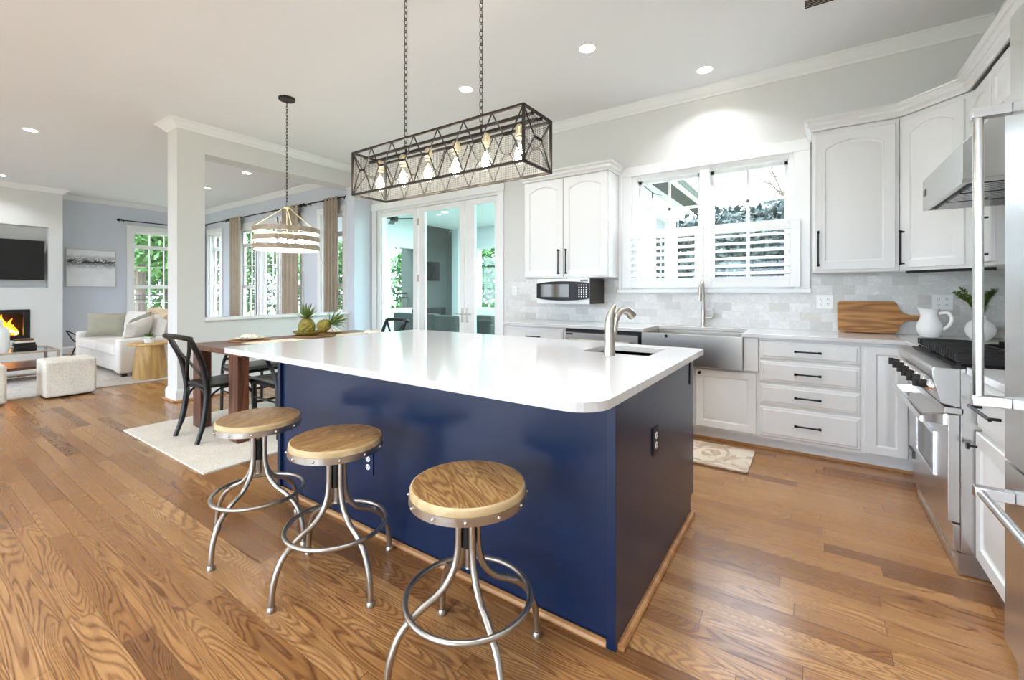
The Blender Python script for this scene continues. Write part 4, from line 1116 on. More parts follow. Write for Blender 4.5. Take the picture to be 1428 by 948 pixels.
# ------------------------------------------------------------------ recessed lights
cans = [(-1.477, 3.238, 'recessed ceiling light in front of the kitchen window, left of the brighter corner one'),
        (-0.765, 4.135, 'recessed ceiling light closest to the window wall and right cabinets'),
        (-2.74, 3.231, 'recessed ceiling light seen beside the right chain of the cage pendant'),
        (-7.641, 3.472, 'recessed ceiling light beyond the header, nearer the drum pendant chain'),
        (-9.367, 3.548, 'recessed ceiling light beyond the header, close to the white column'),
        (-7.768, 1.084, 'recessed ceiling light in the living area left of the column'),
        (-11.188, 1.212, 'recessed ceiling light cut by the left edge of the photo')]
fill_cans = [(-0.1, 1.2), (0.05, 2.3), (-0.9, 0.6), (-1.8, -0.3), (-4.2, -0.6), (-0.6, -1.8), (-3.2, -2.2), (-6.4, -1.6), (-9.6, -1.4)]  # unseen downlights added to even out the interior light
def can(x, y, label):
    t = thing('recessed_light', label, 'ceiling light', (x, y, ZC), 'recessed ceiling lights')
    finish('trim_ring', MB().lathe([(0.060, 0), (0.078, 0), (0.078, 0.004), (0.060, 0.004), (0.060, 0)], (x, y, ZC-0.005), 32, False), 'trim', t, smooth=True)
    finish('lens', MB().lathe([(0, 0), (0.060, 0), (0.060, 0.002), (0, 0.002)], (x, y, ZC-0.004), 32), 'lens', t)
    ld = bpy.data.lights.new('downlight', 'AREA'); ld.shape = 'DISK'; ld.size = 0.12; ld.energy = CAN_W; ld.color = (0.88, 0.925, 1.0); ld.spread = R(125)
    lo = bpy.data.objects.new('downlight', ld); COL.objects.link(lo); lo.parent = t; lo.location = (0, 0, -0.012)
for c in cans: can(*c)
for i, (x, y) in enumerate(fill_cans): can(x, y, 'added fill downlight out of view behind or above the camera side')
o = finish('ceiling_vent', MB().box(-0.05, 0.20, 3.52, 3.64, ZC-0.006, ZC), 'trim'); tag(o, 'white slotted air vent in the ceiling at the top edge', 'vent')
for j in range(5):
    finish('louver', MB().box(-0.03, 0.18, 3.535+j*0.02, 3.543+j*0.02, ZC-0.010, ZC-0.005), 'bronze', o)

# ------------------------------------------------------------------ dining set
o = finish('woven_rug', MB().prism([(-5.07, 1.27), (-3.40, 1.27), (-3.40, 4.05), (-5.07, 4.05)], 0.001, 0.012), 'rug'); tag(o, 'cream woven rug under the dining table', 'rug')
TX0, TX1, TY0, TY1, TZ = -4.76, -3.74, 1.66, 3.46, 0.765
t = thing('dining_table', 'thick walnut dining table with wide slab legs on the cream rug', 'table', (-4.25, 2.56, 0.012))
finish('tabletop', MB().box(TX0, TX1, TY0, TY1, TZ-0.045, TZ), 'tablewood', t, bevel=0.004)
for x in (-4.70, -3.99):
    for y in (1.67, 3.20):
        finish('leg', MB().box(x, x+0.07+0.11, y+0.0, y+0.15, 0.012, TZ-0.045) if False else MB().box(x, x+0.16, y, y+0.09, 0.012, TZ-0.045), 'tableleg', t, bevel=0.004)

def make_chair():
    t = thing('dining_chair', '', 'chair', (0, 0, 0), 'black cross-back dining chairs')
    # seat
    pts = catmull([(-0.205, 0.19, 0), (0.0, 0.215, 0), (0.205, 0.19, 0), (0.215, 0.0, 0), (0.175, -0.19, 0), (0, -0.205, 0), (-0.175, -0.19, 0), (-0.215, 0.0, 0)], 5, True)
    finish('seat', MB().prism([(p.x, p.y) for p in pts], 0.435, 0.462), 'blackwood', t, bevel=0.006)
    for s in (-1, 1):
        fl = catmull([(s*0.185, 0.175, 0.44), (s*0.188, 0.18, 0.22), (s*0.192, 0.19, 0.0)], 4)
        finish('leg', MB().tube(fl, [0.023, 0.015], 10), 'blackwood', t, smooth=True)
        rl = catmull([(s*0.200, -0.275, 0.0), (s*0.192, -0.225, 0.16), (s*0.186, -0.198, 0.36), (s*0.184, -0.200, 0.47), (s*0.186, -0.235, 0.65), (s*0.196, -0.292, 0.79), (s*0.196, -0.325, 0.855)], 5)
        finish('rear_post', MB().tube(rl, [0.018, 0.022, 0.024, 0.022, 0.020], 10), 'blackwood', t, smooth=True)
        cr = catmull([(s*0.178, -0.318, 0.84), (s*0.10, -0.290, 0.74), (s*-0.02, -0.250-0.006*s, 0.63), (s*-0.12, -0.220, 0.55), (s*-0.178, -0.202, 0.485)], 5)
        finish('cross_brace', MB().tube(cr, 0.014, 8, flat=0.6), 'blackwood', t, smooth=True)
        ar = catmull([(s*0.186, -0.20, 0.27), (s*0.186, -0.17, 0.36), (s*0.184, -0.10, 0.415), (s*0.184, 0.0, 0.43)], 5)
        finish('side_bracket', MB().tube(ar, 0.009, 8), 'blackwood', t, smooth=True)
        ar = catmull([(s*0.186, 0.178, 0.27), (s*0.186, 0.15, 0.36), (s*0.184, 0.10, 0.42)], 5)
        finish('side_bracket', MB().tube(ar, 0.009, 8), 'blackwood', t, smooth=True)
    ba = catmull([(-0.188, -0.205, 0.27), (-0.16, -0.2, 0.38), (-0.09, -0.2, 0.425), (0.09, -0.2, 0.425), (0.16, -0.2, 0.38), (0.188, -0.205, 0.27)], 6)
    finish('rear_bracket', MB().tube(ba, 0.009, 8), 'blackwood', t, smooth=True)
    fa = catmull([(-0.186, 0.18, 0.27), (-0.16, 0.18, 0.38), (-0.09, 0.18, 0.425), (0.09, 0.18, 0.425), (0.16, 0.18, 0.38), (0.186, 0.18, 0.27)], 6)
    finish('front_bracket', MB().tube(fa, 0.009, 8), 'blackwood', t, smooth=True)
    tr = catmull([(-0.212, -0.318, 0.850), (-0.17, -0.352, 0.864), (-0.08, -0.372, 0.870), (0.08, -0.372, 0.870), (0.17, -0.352, 0.864), (0.212, -0.318, 0.850)], 5)
    finish('top_rail', MB().tube(tr, 0.026, 10, flat=0.8), 'blackwood', t, smooth=True)
    return t
def make_low_chair():
    t = thing('low_chair', '', 'chair', (0, 0, 0), 'low black chairs with grey padded seats')
    finish('seat_frame', MB().box(-0.21, 0.21, -0.20, 0.21, 0.415, 0.445), 'blackwood', t, bevel=0.01)
    finish('seat_pad', MB().box(-0.205, 0.205, -0.195, 0.205, 0.445, 0.480), 'seatpad', t, bevel=0.014, seg=3, smooth=True)
    for s in (-1, 1):
        finish('leg', MB().tube([(s*0.195, 0.19, 0.415), (s*0.195, 0.195, 0)], [0.018, 0.014], 10), 'blackwood', t, smooth=True)
        p = catmull([(s*0.200, -0.235, 0.0), (s*0.200, -0.225, 0.25), (s*0.200, -0.215, 0.42), (s*0.200, -0.165, 0.535), (s*0.200, -0.05, 0.645), (s*0.200, 0.02, 0.690), (s*0.200, 0.12, 0.700)], 5)
        finish('arm_post', MB().tube(p, 0.0155, 10), 'blackwood', t, smooth=True)
        for z in (0.20, 0.30): finish('stretcher', MB().rod((s*0.198, 0.19, z), (s*0.198, -0.225, z), 0.009), 'blackwood', t, smooth=True)
    finish('stretcher', MB().rod((-0.195, 0.19, 0.25), (0.195, 0.19, 0.25), 0.009), 'blackwood', t, smooth=True)
    finish('back_rail', MB().rod((-0.20, -0.165, 0.535), (0.20, -0.165, 0.535), 0.014), 'blackwood', t, smooth=True)
    return t
lc = make_low_chair(); lc.location = (-3.905, 2.115, 0.013); lc.rotation_euler = (0, 0, R(90)); lc['label'] = 'low black chair with grey seat tucked between the table leg and the navy island'
dup(lc, (-4.84, 2.26, 0.013), R(-90), 'low black chair with grey seat on the far side of the dining table')
ch = make_chair(); zc = 0.013
ch.location = (-4.29, 1.745, zc); ch.rotation_euler = (0, 0, R(2)); ch['label'] = 'black cross-back chair at the near end of the dining table'
dup(ch, (-4.50, 3.56, zc), R(178), 'black cross-back chair at the far end before the french doors')

# table dressing
o = finish('table_runner', MB().box(-4.40, -4.06, 1.95, 3.40, TZ+0.0005, TZ+0.003), 'linen'); tag(o, 'cream cloth runner along the middle of the dining table', 'runner')
def setting(x, y, where):
    o = finish('placemat', MB().lathe([(0, 0), (0.18, 0), (0.185, 0.004), (0.18, 0.008), (0, 0.008)], (x, y, TZ+0.0005), 36), 'woven', smooth=True); tag(o, 'round brown woven placemat '+where, 'placemat', 'round placemats')
    o = finish('plate', MB().lathe([(0, 0.004), (0.06, 0), (0.085, 0.006), (0.130, 0.020), (0.128, 0.023), (0.085, 0.011), (0, 0.009)], (x, y, TZ+0.009), 36), 'boucle', smooth=True); tag(o, 'stone coloured plate '+where, 'plate', 'dinner plates')
    mb = MB(); 
    pts = catmull([(x-0.10, y-0.03, 0), (x-0.05, y-0.055, 0), (x+0.04, y-0.035, 0), (x+0.12, y-0.05, 0), (x+0.10, y+0.03, 0), (x+0.02, y+0.05, 0), (x-0.07, y+0.035, 0)], 4, True)
    c = Vector((x, y, 0)); rs = []
    for q, zz in ((1.0, 0.022), (0.98, 0.034), (0.7, 0.046), (0.3, 0.052)):
        rs.append([(c.x+(p.x-c.x)*q, c.y+(p.y-c.y)*q, TZ+0.009+zz+0.006*math.sin(i*1.7)) for i, p in enumerate(pts)])
    mb.rings(rs); o = finish('napkin', mb, 'linen', smooth=True); tag(o, 'crumpled cream napkin on the plate '+where, 'napkin', 'cream napkins')
setting(-4.56, 2.10, 'nearest the table corner by the column')
setting(-4.55, 2.98, 'behind the pineapples')
setting(-3.94, 3.08, 'at the right end of the table by the doors')

def pineapple(loc, ax, label, r=0.076, h=0.165):
    t = thing('pineapple', label, 'fruit', loc, 'pineapples')
    ax = Vector(ax).normalized(); q = Vector((0, 0, 1)).rotation_difference(ax).to_matrix().to_4x4()
    X = Matrix.Translation(loc) @ q
    n_, m_ = 48, 36; rs = []
    for i in range(m_+1):
        s = i/m_; z = s*h; rr = r*(math.sin(PI*(0.12+0.80*s))**0.55)
        if i in (0, m_): rr *= 0.35
        ring = []
        for j in range(n_):
            a = 2*PI*j/n_
            d = (abs(math.sin(4*a+s*11))*abs(math.sin(4*a-s*11)))**0.6
            k = rr*(1+0.16*d); ring.append((k*math.cos(a), k*math.sin(a), z))
        rs.append(ring)
    mb = MB(X); mb.rings(rs); finish('fruit_body', mb, 'pineskin', t, smooth=True, ang=60)
    mb = MB(X)
    for k in range(46):
        a = k*2.4; s = k/46; el = 0.25+s*1.15
        d = (math.cos(a)*math.cos(el), math.sin(a)*math.cos(el), math.sin(el))
        blade(mb, (0.014*math.cos(a), 0.014*math.sin(a), h-0.012+0.03*s), d, 0.15+0.04*s, 0.013, 0.14, 5)
    finish('leaf_crown', mb, 'pineleaf', t)
    return t
o = finish('serving_tray', MB().lathe([(0, 0), (0.21, 0), (0.215, 0.012), (0.205, 0.014), (0.20, 0.008), (0, 0.006)], (-4.36, 2.66, TZ+0.009), 40), 'woven', smooth=True); tag(o, 'round brown tray holding the pineapple bowl', 'tray')
o = finish('fruit_bowl', MB().lathe([(0, 0), (0.08, 0), (0.13, 0.022), (0.150, 0.042), (0.146, 0.044), (0.12, 0.028), (0.07, 0.010), (0, 0.008)], (-4.42, 2.62, TZ+0.020), 40), 'pineskin', smooth=True); tag(o, 'shallow yellow green woven bowl under the pineapples', 'bowl')
pineapple((-4.43, 2.615, TZ+0.031), (0.02, -0.02, 1), 'upright pineapple with leafy crown in the bowl on the table')
pineapple((-4.36, 2.70, TZ+0.085), (0.62, 0.55, 0.42), 'pineapple lying on its side behind the upright one', 0.062, 0.14)

# ------------------------------------------------------------------ living room
o = finish('area_rug', MB().box(-11.2, -7.58, -0.6, 3.6, 0.001, 0.012), 'rug2'); tag(o, 'pale grey flecked area rug in the living area', 'rug')
def cushion(mb, X, w, h, d):
    n_ = 10; f = []; b = []
    for i in range(n_+1):
        for j in range(n_+1):
            u = i/n_*2-1; v = j/n_*2-1
            k = (1-abs(u)**3)*(1-abs(v)**3); pin = 1-0.06*(1-abs(u)**2)-0.0
            x = u*w/2*(1-0.07*(1-v*v)); z = v*h/2*(1-0.07*(1-u*u)); y = d/2*max(0, k)**0.5
            f.append(mb.bm.verts.new(X @ Vector((x, -y, z)))); b.append(mb.bm.verts.new(X @ Vector((x, y, z))))
    g = n_+1
    for i in range(n_):
        for j in range(n_):
            a, c, d_, e_ = i*g+j, (i+1)*g+j, (i+1)*g+j+1, i*g+j+1
            mb.f([f[a], f[c], f[d_], f[e_]]); mb.f([b[e_], b[d_], b[c], b[a]])
    bmesh.ops.remove_doubles(mb.bm, verts=mb.bm.verts, dist=0.0006)
    return mb
t = thing('sofa', 'ivory fabric sofa facing the fireplace area with low square arms', 'sofa', (-9.25, 2.5, 0.012))
sx0, sx1, sy0, sy1 = -10.57, -8.20, 2.00, 2.96
finish('base', MB().box(sx0+0.02, sx1-0.02, sy0+0.03, sy1, 0.07, 0.30), 'sofa', t, bevel=0.02)
finish('arm', MB().box(sx0, sx0+0.20, sy0, sy1-0.02, 0.06, 0.56), 'sofa', t, bevel=0.035, seg=4)
finish('arm', MB().box(sx1-0.20, sx1, sy0, sy1-0.02, 0.06, 0.56), 'sofa', t, bevel=0.035, seg=4)
finish('back_frame', MB().box(sx0+0.1, sx1-0.1, sy1-0.20, sy1, 0.28, 0.80), 'sofa', t, bevel=0.04, seg=4)
for a, b in ((sx0+0.205, -9.39), (-9.38, sx1-0.205)):
    finish('seat_cushion', MB().box(a, b, sy0-0.02, sy1-0.24, 0.305, 0.47), 'sofa', t, bevel=0.045, seg=4)
    X = Matrix.Translation(((a+b)/2, sy1-0.33, 0.69)) @ Matrix.Rotation(R(-12), 4, 'X')
    finish('back_cushion', cushion(MB(), X, b-a-0.02, 0.46, 0.24), 'sofa', t, smooth=True)
for x in (sx0+0.08, sx1-0.08):
    for y in (sy0+0.08, sy1-0.08): finish('leg', MB().box(x-0.03, x+0.03, y-0.03, y+0.03, 0.012, 0.07), 'blackwood', t)
def pil(x, y, z, w, h, d, rz, rx, mat, label, ry=0.0):
    X = Matrix.Translation((x-0.12, y-0.06, z)) @ Matrix.Rotation(R(rz), 4, 'Z') @ Matrix.Rotation(R(rx), 4, 'X') @ Matrix.Rotation(R(ry), 4, 'Y')
    o = finish('cushion', cushion(MB(), X, w, h, d), mat, smooth=True); tag(o, label, 'cushion', 'loose sofa cushions')
pil(-9.98, 2.36, 0.68, 0.52, 0.42, 0.16, 62, -16, 'sage', 'large grey green cushion standing against the left arm of the sofa')
pil(-8.62, 2.42, 0.68, 0.54, 0.44, 0.16, -38, -20, 'sage', 'grey green cushion leaning in the right corner of the sofa', 12)
pil(-8.40, 2.36, 0.655, 0.50, 0.40, 0.16, -50, -26, 'sofa', 'ivory cushion leaning on the right sofa arm', 16)
mb = MB(); rs = []
for i in range(13):
    s = i/12; ring = []
    px_ = -9.17+0.85*s
    for j in range(14):
        a = 2*PI*j/14
        ring.append((px_+0.02*math.sin(3*a), 2.68+0.10*math.cos(a)*(1+0.3*math.sin(s*9)), 0.90+0.06*math.sin(a)+0.03*math.sin(s*11)-0.02*s))
    rs.append(ring)
mb.rings(rs); o = finish('throw_blanket', mb, 'throw', smooth=True); tag(o, 'knitted tan throw draped over the sofa back', 'blanket')

t = thing('side_table', 'round oak pedestal side table beside the sofa arm', 'side table', (-7.865, 2.27, 0.012))
sx, sy = -7.865, 2.27
finish('pedestal', MB().lathe([(0, 0), (0.205, 0), (0.205, 0.015), (0.185, 0.25), (0.155, 0.475), (0, 0.475)], (sx, sy, 0.013), 40), 'sidewood', t, smooth=True)
finish('top', MB().lathe([(0, 0), (0.25, 0), (0.258, 0.012), (0.25, 0.028), (0, 0.028)], (sx, sy, 0.488), 40), 'sidewood', t, smooth=True)
t = thing('potted_plant', 'small green plant in a white pot on the round side table', 'plant', (sx+0.02, sy-0.02, 0.517))
finish('pot', MB().lathe([(0, 0), (0.055, 0), (0.070, 0.09), (0.062, 0.09), (0.055, 0.07), (0, 0.07)], (sx+0.02, sy-0.02, 0.517), 24), 'porcelain', t, smooth=True)
mb = MB()
for k in range(110):
    a = random.uniform(0, 2*PI); el = random.uniform(0.2, 1.5); q = random.uniform(0, 0.05)
    blade(mb, (sx+0.02+q*math.cos(a), sy-0.02+q*math.sin(a), 0.585), (math.cos(a)*math.cos(el), math.sin(a)*math.cos(el), math.sin(el)), random.uniform(0.07, 0.12), 0.008, 0.3, 3)
finish('leaves', mb, 'leafC', t)

def ottoman(x0, x1, y0, y1, h, label):
    t = thing('ottoman', label, 'ottoman', ((x0+x1)/2, (y0+y1)/2, 0.012), 'cube ottomans')
    finish('upholstery', MB().box(x0, x1, y0, y1, 0.016, h), 'boucle', t, bevel=0.03, seg=4, smooth=True)
    finish('base_strip', MB().box(x0+0.02, x1-0.02, y0+0.02, y1-0.02, 0.012, 0.018), 'blackwood', t)
ottoman(-7.73, -7.262, 1.12, 1.568, 0.440, 'oatmeal cube ottoman fully in view in front of the coffee table')
ottoman(-7.75, -7.275, 0.37, 0.840, 0.440, 'oatmeal cube ottoman cut by the left edge of the photo')

t = thing('coffee_table', 'glass topped coffee table with thin bronze frame and lower shelf', 'coffee table', (-9.3, 0.9, 0.012))
cx0, cx1, cy0, cy1 = -9.75, -8.90, 0.20, 1.53
mb = MB()
mb.box(cx0, cx1, cy0, cy0+0.03, 0.395, 0.42); mb.box(cx0, cx1, cy1-0.03, cy1, 0.395, 0.42); mb.box(cx0, cx0+0.03, cy0+0.03, cy1-0.03, 0.395, 0.42); mb.box(cx1-0.03, cx1, cy0+0.03, cy1-0.03, 0.395, 0.42)
finish('frame', mb, 'washwood', t)
finish('glass_top', MB().box(cx0+0.028, cx1-0.028, cy0+0.028, cy1-0.028, 0.405, 0.417), 'glass', t)
for x in (cx0+0.002, cx1-0.032):
    for y in (cy0+0.002, cy1-0.032): finish('leg', MB().box(x, x+0.03, y, y+0.03, 0.012, 0.395), 'washwood', t)
finish('shelf', MB().box(cx0+0.03, cx1-0.03, cy0+0.03, cy1-0.03, 0.17, 0.205), 'tablewood', t)
finish('lower_rail', MB().box(cx1-0.028, cx1-0.004, cy0+0.032, cy1-0.032, 0.075, 0.09), 'washwood', t)
zb = 0.421
for k, (w, l, h, m, rz, lab) in enumerate(((0.22, 0.22, 0.042, 'black', 0, 'thick dark book at the bottom of the coffee table stack'), (0.22, 0.215, 0.038, 'bronze', 2, 'dark brown book second from the bottom of the stack'), (0.20, 0.21, 0.034, 'black', -3, 'black book in the middle of the stack'), (0.18, 0.20, 0.028, 'linen', 4, 'pale book near the top of the stack'), (0.18, 0.19, 0.022, 'tablewood', -5, 'brown book on top of the coffee table stack'))):
    X = Matrix.Translation((-9.12, 1.205, zb)) @ Matrix.Rotation(R(rz), 4, 'Z')
    b = thing('book', lab, 'book', (-9.12, 1.205, zb), 'books on the coffee table')
    finish('cover', MB(X).box(-w/2, w/2, -l/2, l/2, 0, 0.003).box(-w/2, w/2, -l/2, l/2, h-0.003, h).box(w/2-0.003, w/2, -l/2, l/2, 0.003, h-0.003), m, b)
    finish('pages', MB(X).box(-w/2+0.006, w/2-0.004, -l/2+0.005, l/2-0.005, 0.0032, h-0.0032), 'porcelain', b)
    zb += h+0.0006
t = thing('table_vase', 'tall white stepped vase on the coffee table before the fire', 'vase', (-9.06, 0.935, 0.421))
finish('vase_body', MB().lathe([(0, 0), (0.13, 0), (0.135, 0.02), (0.135, 0.28), (0.12, 0.33), (0.075, 0.36), (0.07, 0.42), (0.075, 0.45), (0.06, 0.45), (0.055, 0.38), (0.0, 0.05)], (-9.06, 0.935, 0.421), 28), 'porcelain', t, smooth=True)
t = thing('metal_sculpture', 'thin black crossed-rod stand on the floor near the fireplace wall', 'stand', (-10.9, 2.2, 0.012))
for a_ in ([(-11.45, 2.06, 0.52), (-11.25, 2.14, 0.44), (-11.15, 2.17, 0.34), (-11.3, 2.14, 0.22), (-11.5, 2.12, 0.02)], [(-11.48, 2.05, 0.52), (-11.36, 2.14, 0.32), (-11.1, 2.25, 0.18), (-10.8, 2.42, 0.10), (-10.7, 2.5, 0.014)]):
    finish('rod', MB().tube(catmull(a_, 6), 0.011, 8), 'black', t, smooth=True)

# television, firebox, canvas
t = thing('television', 'black flat television mounted in the wall niche above the fireplace', 'television', (-12.0, 1.0, 1.45))
finish('cabinet_back', MB().box(-12.045, -11.90, 0.35, 1.50, 1.55, 2.10), 'black', t)
finish('screen', MB().box(-11.90, -11.855, 0.20, 1.83, 1.465, 2.20), 'tvblack', t, bevel=0.004)
t = thing('fireplace', 'black framed fireplace insert with burning fire in the white wall', 'fireplace', (-12.1, 0.97, 0.37))
finish('frame', rectframe(MB(), 0.40, 1.55, 0.46, 0.85, 0.07, -11.81, -11.77, 'x'), 'black', t, bevel=0.003)
mb = MB(); mb.box(-12.35, -12.30, 0.33, 1.61, 0.39, 0.91); mb.box(-12.30, -11.82, 0.33, 0.36, 0.39, 0.91); mb.box(-12.30, -11.82, 1.58, 1.61, 0.39, 0.91); mb.box(-12.30, -11.82, 0.36, 1.58, 0.38, 0.40); mb.box(-12.30, -11.82, 0.36, 1.58, 0.89, 0.91)
finish('firebox', mb, 'castiron', t)
for k in range(3):
    finish('log', MB().rod((-12.05, 0.65+0.1*k, 0.44+0.03*(k % 2)), (-12.15, 1.45+0.03*k, 0.45), 0.04, 10), 'bark', t, smooth=True)
def flame(y, h, w, mat):
    mb = MB(); n_ = 9; rs = []
    for i in range(n_+1):
        s = i/n_; r_ = w*math.sin(PI*min(1, 0.18+0.82*s))**0.8*(1-0.5*s)+0.002
        yy = y+0.035*math.sin(s*6+y*9); rs.append([(-12.08+r_*0.6*math.cos(2*PI*j/8), yy+r_*math.sin(2*PI*j/8), 0.46+h*s) for j in range(8)])
    mb.rings(rs); return finish('flame', mb, mat, t, smooth=True)
for y, h, w in ((1.02, 0.26, 0.06), (1.14, 0.33, 0.06), (1.25, 0.30, 0.055), (1.35, 0.38, 0.055), (1.45, 0.30, 0.05)):
    flame(y, h, w, 'flame')
    flame(y+0.01, h*0.6, w*1.02, 'flame2')
o = finish('canvas_painting', MB().box(XL+0.002, XL+0.035, 2.212, 2.96, 1.36, 2.115), 'art'); tag(o, 'abstract canvas with a black smoky band on the living wall', 'painting')
finish('frame_edge', rectframe(MB(), 2.212, 2.96, 1.36, 2.115, 0.008, XL+0.002, XL+0.038, 'x'), 'nickel', o)

# curtains and rods
def curtain(xc0, xc1, y, z0, z1, label, folds=4):
    mb = MB(); n_ = folds*10; rs = []; top = []
    f = []; 
    for k in range(n_+1):
        s = k/n_; x = xc0+(xc1-xc0)*s; d = 0.035*math.sin(s*folds*2*PI)
        f.append((x, y+d))
    for z in (z0, (z0+z1)/2, z1):
        rs.append([(x, yy-0.002, z) for x, yy in f]+[(x, yy+0.002, z) for x, yy in f[::-1]])
    mb.rings(rs); o = finish('curtain', mb, 'curtain', smooth=True, ang=60); tag(o, label, 'curtain', 'taupe curtains')
    return o
YC = 4.43
def rod(x0, x1, y0, y1, z, label, rings=()):
    t = thing('curtain_rod', label, 'curtain rod', ((x0+x1)/2, (y0+y1)/2, z), 'black curtain rods')
    finish('rod', MB().rod((x0, y0, z), (x1, y1, z), 0.012), 'black', t, smooth=True)
    for x, y in ((x0, y0), (x1, y1)): finish('finial', MB().ball((x, y, z), 0.03, 8), 'black', t, smooth=True)
    for s in (0.06, 0.94):
        x = x0+(x1-x0)*s; y = y0+(y1-y0)*s
        if x0 != x1: finish('bracket', MB().rod((x, y, z), (x, YB, z), 0.008).rod((x, y, z), (x, y, z-0.04), 0.01), 'black', t)
        else: finish('bracket', MB().rod((x, y, z), (XL, y, z), 0.008).rod((x, y, z), (x, y, z-0.04), 0.01), 'black', t)
rod(-12.0, -10.62, YC, YC, 2.83, 'black curtain rod over the narrow window by the far corner')
rod(-10.55, -7.70, YC, YC, 2.83, 'long black curtain rod over the triple window')
rod(-7.60, -6.32, YC, YC, 2.83, 'black curtain rod over the window nearest the divider pier')
rod(XL+0.10, XL+0.10, 3.0, 4.35, 2.80, 'black curtain rod above the window on the painting wall')
curtain(-12.25, -11.95, YC, 0.03, 2.86, 'taupe curtain panel in the far corner')
curtain(-10.52, -10.02, YC, 0.03, 2.86, 'taupe curtain panel left of the triple window')
curtain(-8.36, -7.79, YC, 0.03, 2.86, 'taupe curtain panel behind the drum pendant')
curtain(-6.98, -6.58, YC, 0.03, 2.86, 'taupe curtain panel nearest the divider pier')

# ------------------------------------------------------------------ outside: porch
struct('floor_rear_bounce', MB().box(-12.4, 1.2, -9.5, YR-TH-0.02, -0.28, -0.10), 'paver')  # unseen pale ground added to bounce daylight up to the ceiling
struct('floor_porch', MB().box(-8.6, -2.2, YB+TH+0.01, 9.7, -0.15, -0.02), 'paver')
struct('ceiling_porch', MB().box(-8.7, -2.1, YB+TH+0.01, 9.8, 3.02, 3.12), 'siding')
mb = MB()
mb.box(-8.6, -8.42, YB+TH+0.01, 7.90, -0.02, 0.84); mb.box(-8.6, -8.42, YB+TH+0.01, 7.90, 2.36, 3.02); mb.box(-8.6, -8.42, 6.98, 7.12, 0.84, 2.36); mb.box(-8.6, -8.2, 9.31, 9.6, -0.02, 3.02)
mb.box(-8.2, -2.3, 9.42, 9.6, -0.02, 0.82); mb.box(-8.2, -2.3, 9.42, 9.6, 2.44, 3.02)
for x in (-7.67, -5.75, -4.15, -2.42): mb.box(x-0.09, x+0.09, 9.40, 9.6, -0.02, 2.45)
mb.box(-2.50, -2.32, YB+TH+0.01, 9.6, 2.70, 3.02); mb.box(-2.50, -2.32, YB+TH+0.01, 9.6, -0.02, 0.80)
for y in (4.9, 6.3, 7.9, 9.45): mb.box(-2.52, -2.30, y-0.09, y+0.09, -0.02, 2.72)
struct('wall_porch', mb, 'siding')
struct('wall_porch_chimney', MB().box(-8.95, -8.42, 7.91, 9.30, -0.02, 3.02), 'stone')
mb = MB(); mb.prism([(-1.85, 3.02), (-1.85, 3.17), (-5.3, 4.35), (-9.1, 3.17), (-9.1, 3.02), (-8.7, 3.13), (-5.3, 4.2), (-2.1, 3.13)], YB+TH+0.3, 10.2, 'y')
struct('trim_porch_roof', mb, 'roof')
struct('trim_porch_fascia', MB().box(-1.86, -1.82, YB+TH+0.3, 10.2, 3.0, 3.19), 'siding')
struct('trim_porch_soffit', MB().box(-2.12, -1.87, YB+TH+0.3, 10.2, 2.985, 3.015), 'stone')  # dark colour stands in for the shade under the eave
struct('trim_porch_gutter', MB().box(-1.81, -1.70, YB+TH+0.3, 10.2, 3.07, 3.18), 'outpaint')
t = thing('porch_television', 'dark television on the stone chimney seen through the doors', 'television', (-8.38, 8.5, 1.45))
finish('screen', MB().box(-8.415, -8.36, 7.95, 8.75, 1.55, 2.05), 'darkglass', t)
t = thing('porch_mantel', 'dark linear firebox low on the porch chimney', 'fireplace', (-8.4, 8.5, 0.6)); finish('firebox', MB().box(-8.415, -8.36, 7.80, 9.0, 0.62, 0.82), 'darkglass', t)
def outseat(x0, x1, y0, y1, h, label, cat):
    t = thing('outdoor_seat', label, cat, ((x0+x1)/2, (y0+y1)/2, -0.02))
    finish('base', MB().box(x0, x1, y0, y1, 0.04, 0.36), 'outgrey', t, bevel=0.02)
    finish('backrest', MB().box(x0, x1, y0, y0+0.18, 0.36, h), 'outgrey', t, bevel=0.03)
    finish('arm', MB().box(x0, x0+0.15, y0+0.18, y1, 0.36, 0.58), 'outgrey', t, bevel=0.02); finish('arm', MB().box(x1-0.15, x1, y0+0.18, y1, 0.36, 0.58), 'outgrey', t, bevel=0.02)
    for x in (x0+0.05, x1-0.05):
        for y in (y0+0.05, y1-0.05): finish('leg', MB().box(x-0.02, x+0.02, y-0.02, y+0.02, -0.02, 0.04), 'black', t)
outseat(-7.5, -6.25, 6.4, 7.2, 0.80, 'dark grey porch sofa seen through the middle door pane', 'sofa')
outseat(-6.18, -5.60, 6.3, 7.1, 0.78, 'dark grey porch armchair beside the porch sofa', 'armchair')
outseat(-5.42, -4.90, 6.5, 7.3, 0.80, 'dark grey porch armchair seen through the right door pane', 'armchair')
t = thing('porch_fan', 'dark ceiling fan blade on the porch seen through the left pane', 'fan', (-7.0, 6.0, 3.0))
finish('hub', MB().lathe([(0, 0), (0.08, 0.01), (0.09, 0.08), (0.03, 0.14), (0.02, 0.34)], (-7.0, 6.0, 2.68), 20), 'black', t, smooth=True)
for k in range(3):
    a = R(25)+k*2*PI/3; X = Matrix.Translation((-7.0, 6.0, 2.73)) @ Matrix.Rotation(a, 4, 'Z')
    finish('blade', MB(X).box(0.10, 0.68, -0.06, 0.06, -0.005, 0.005), 'black', t)
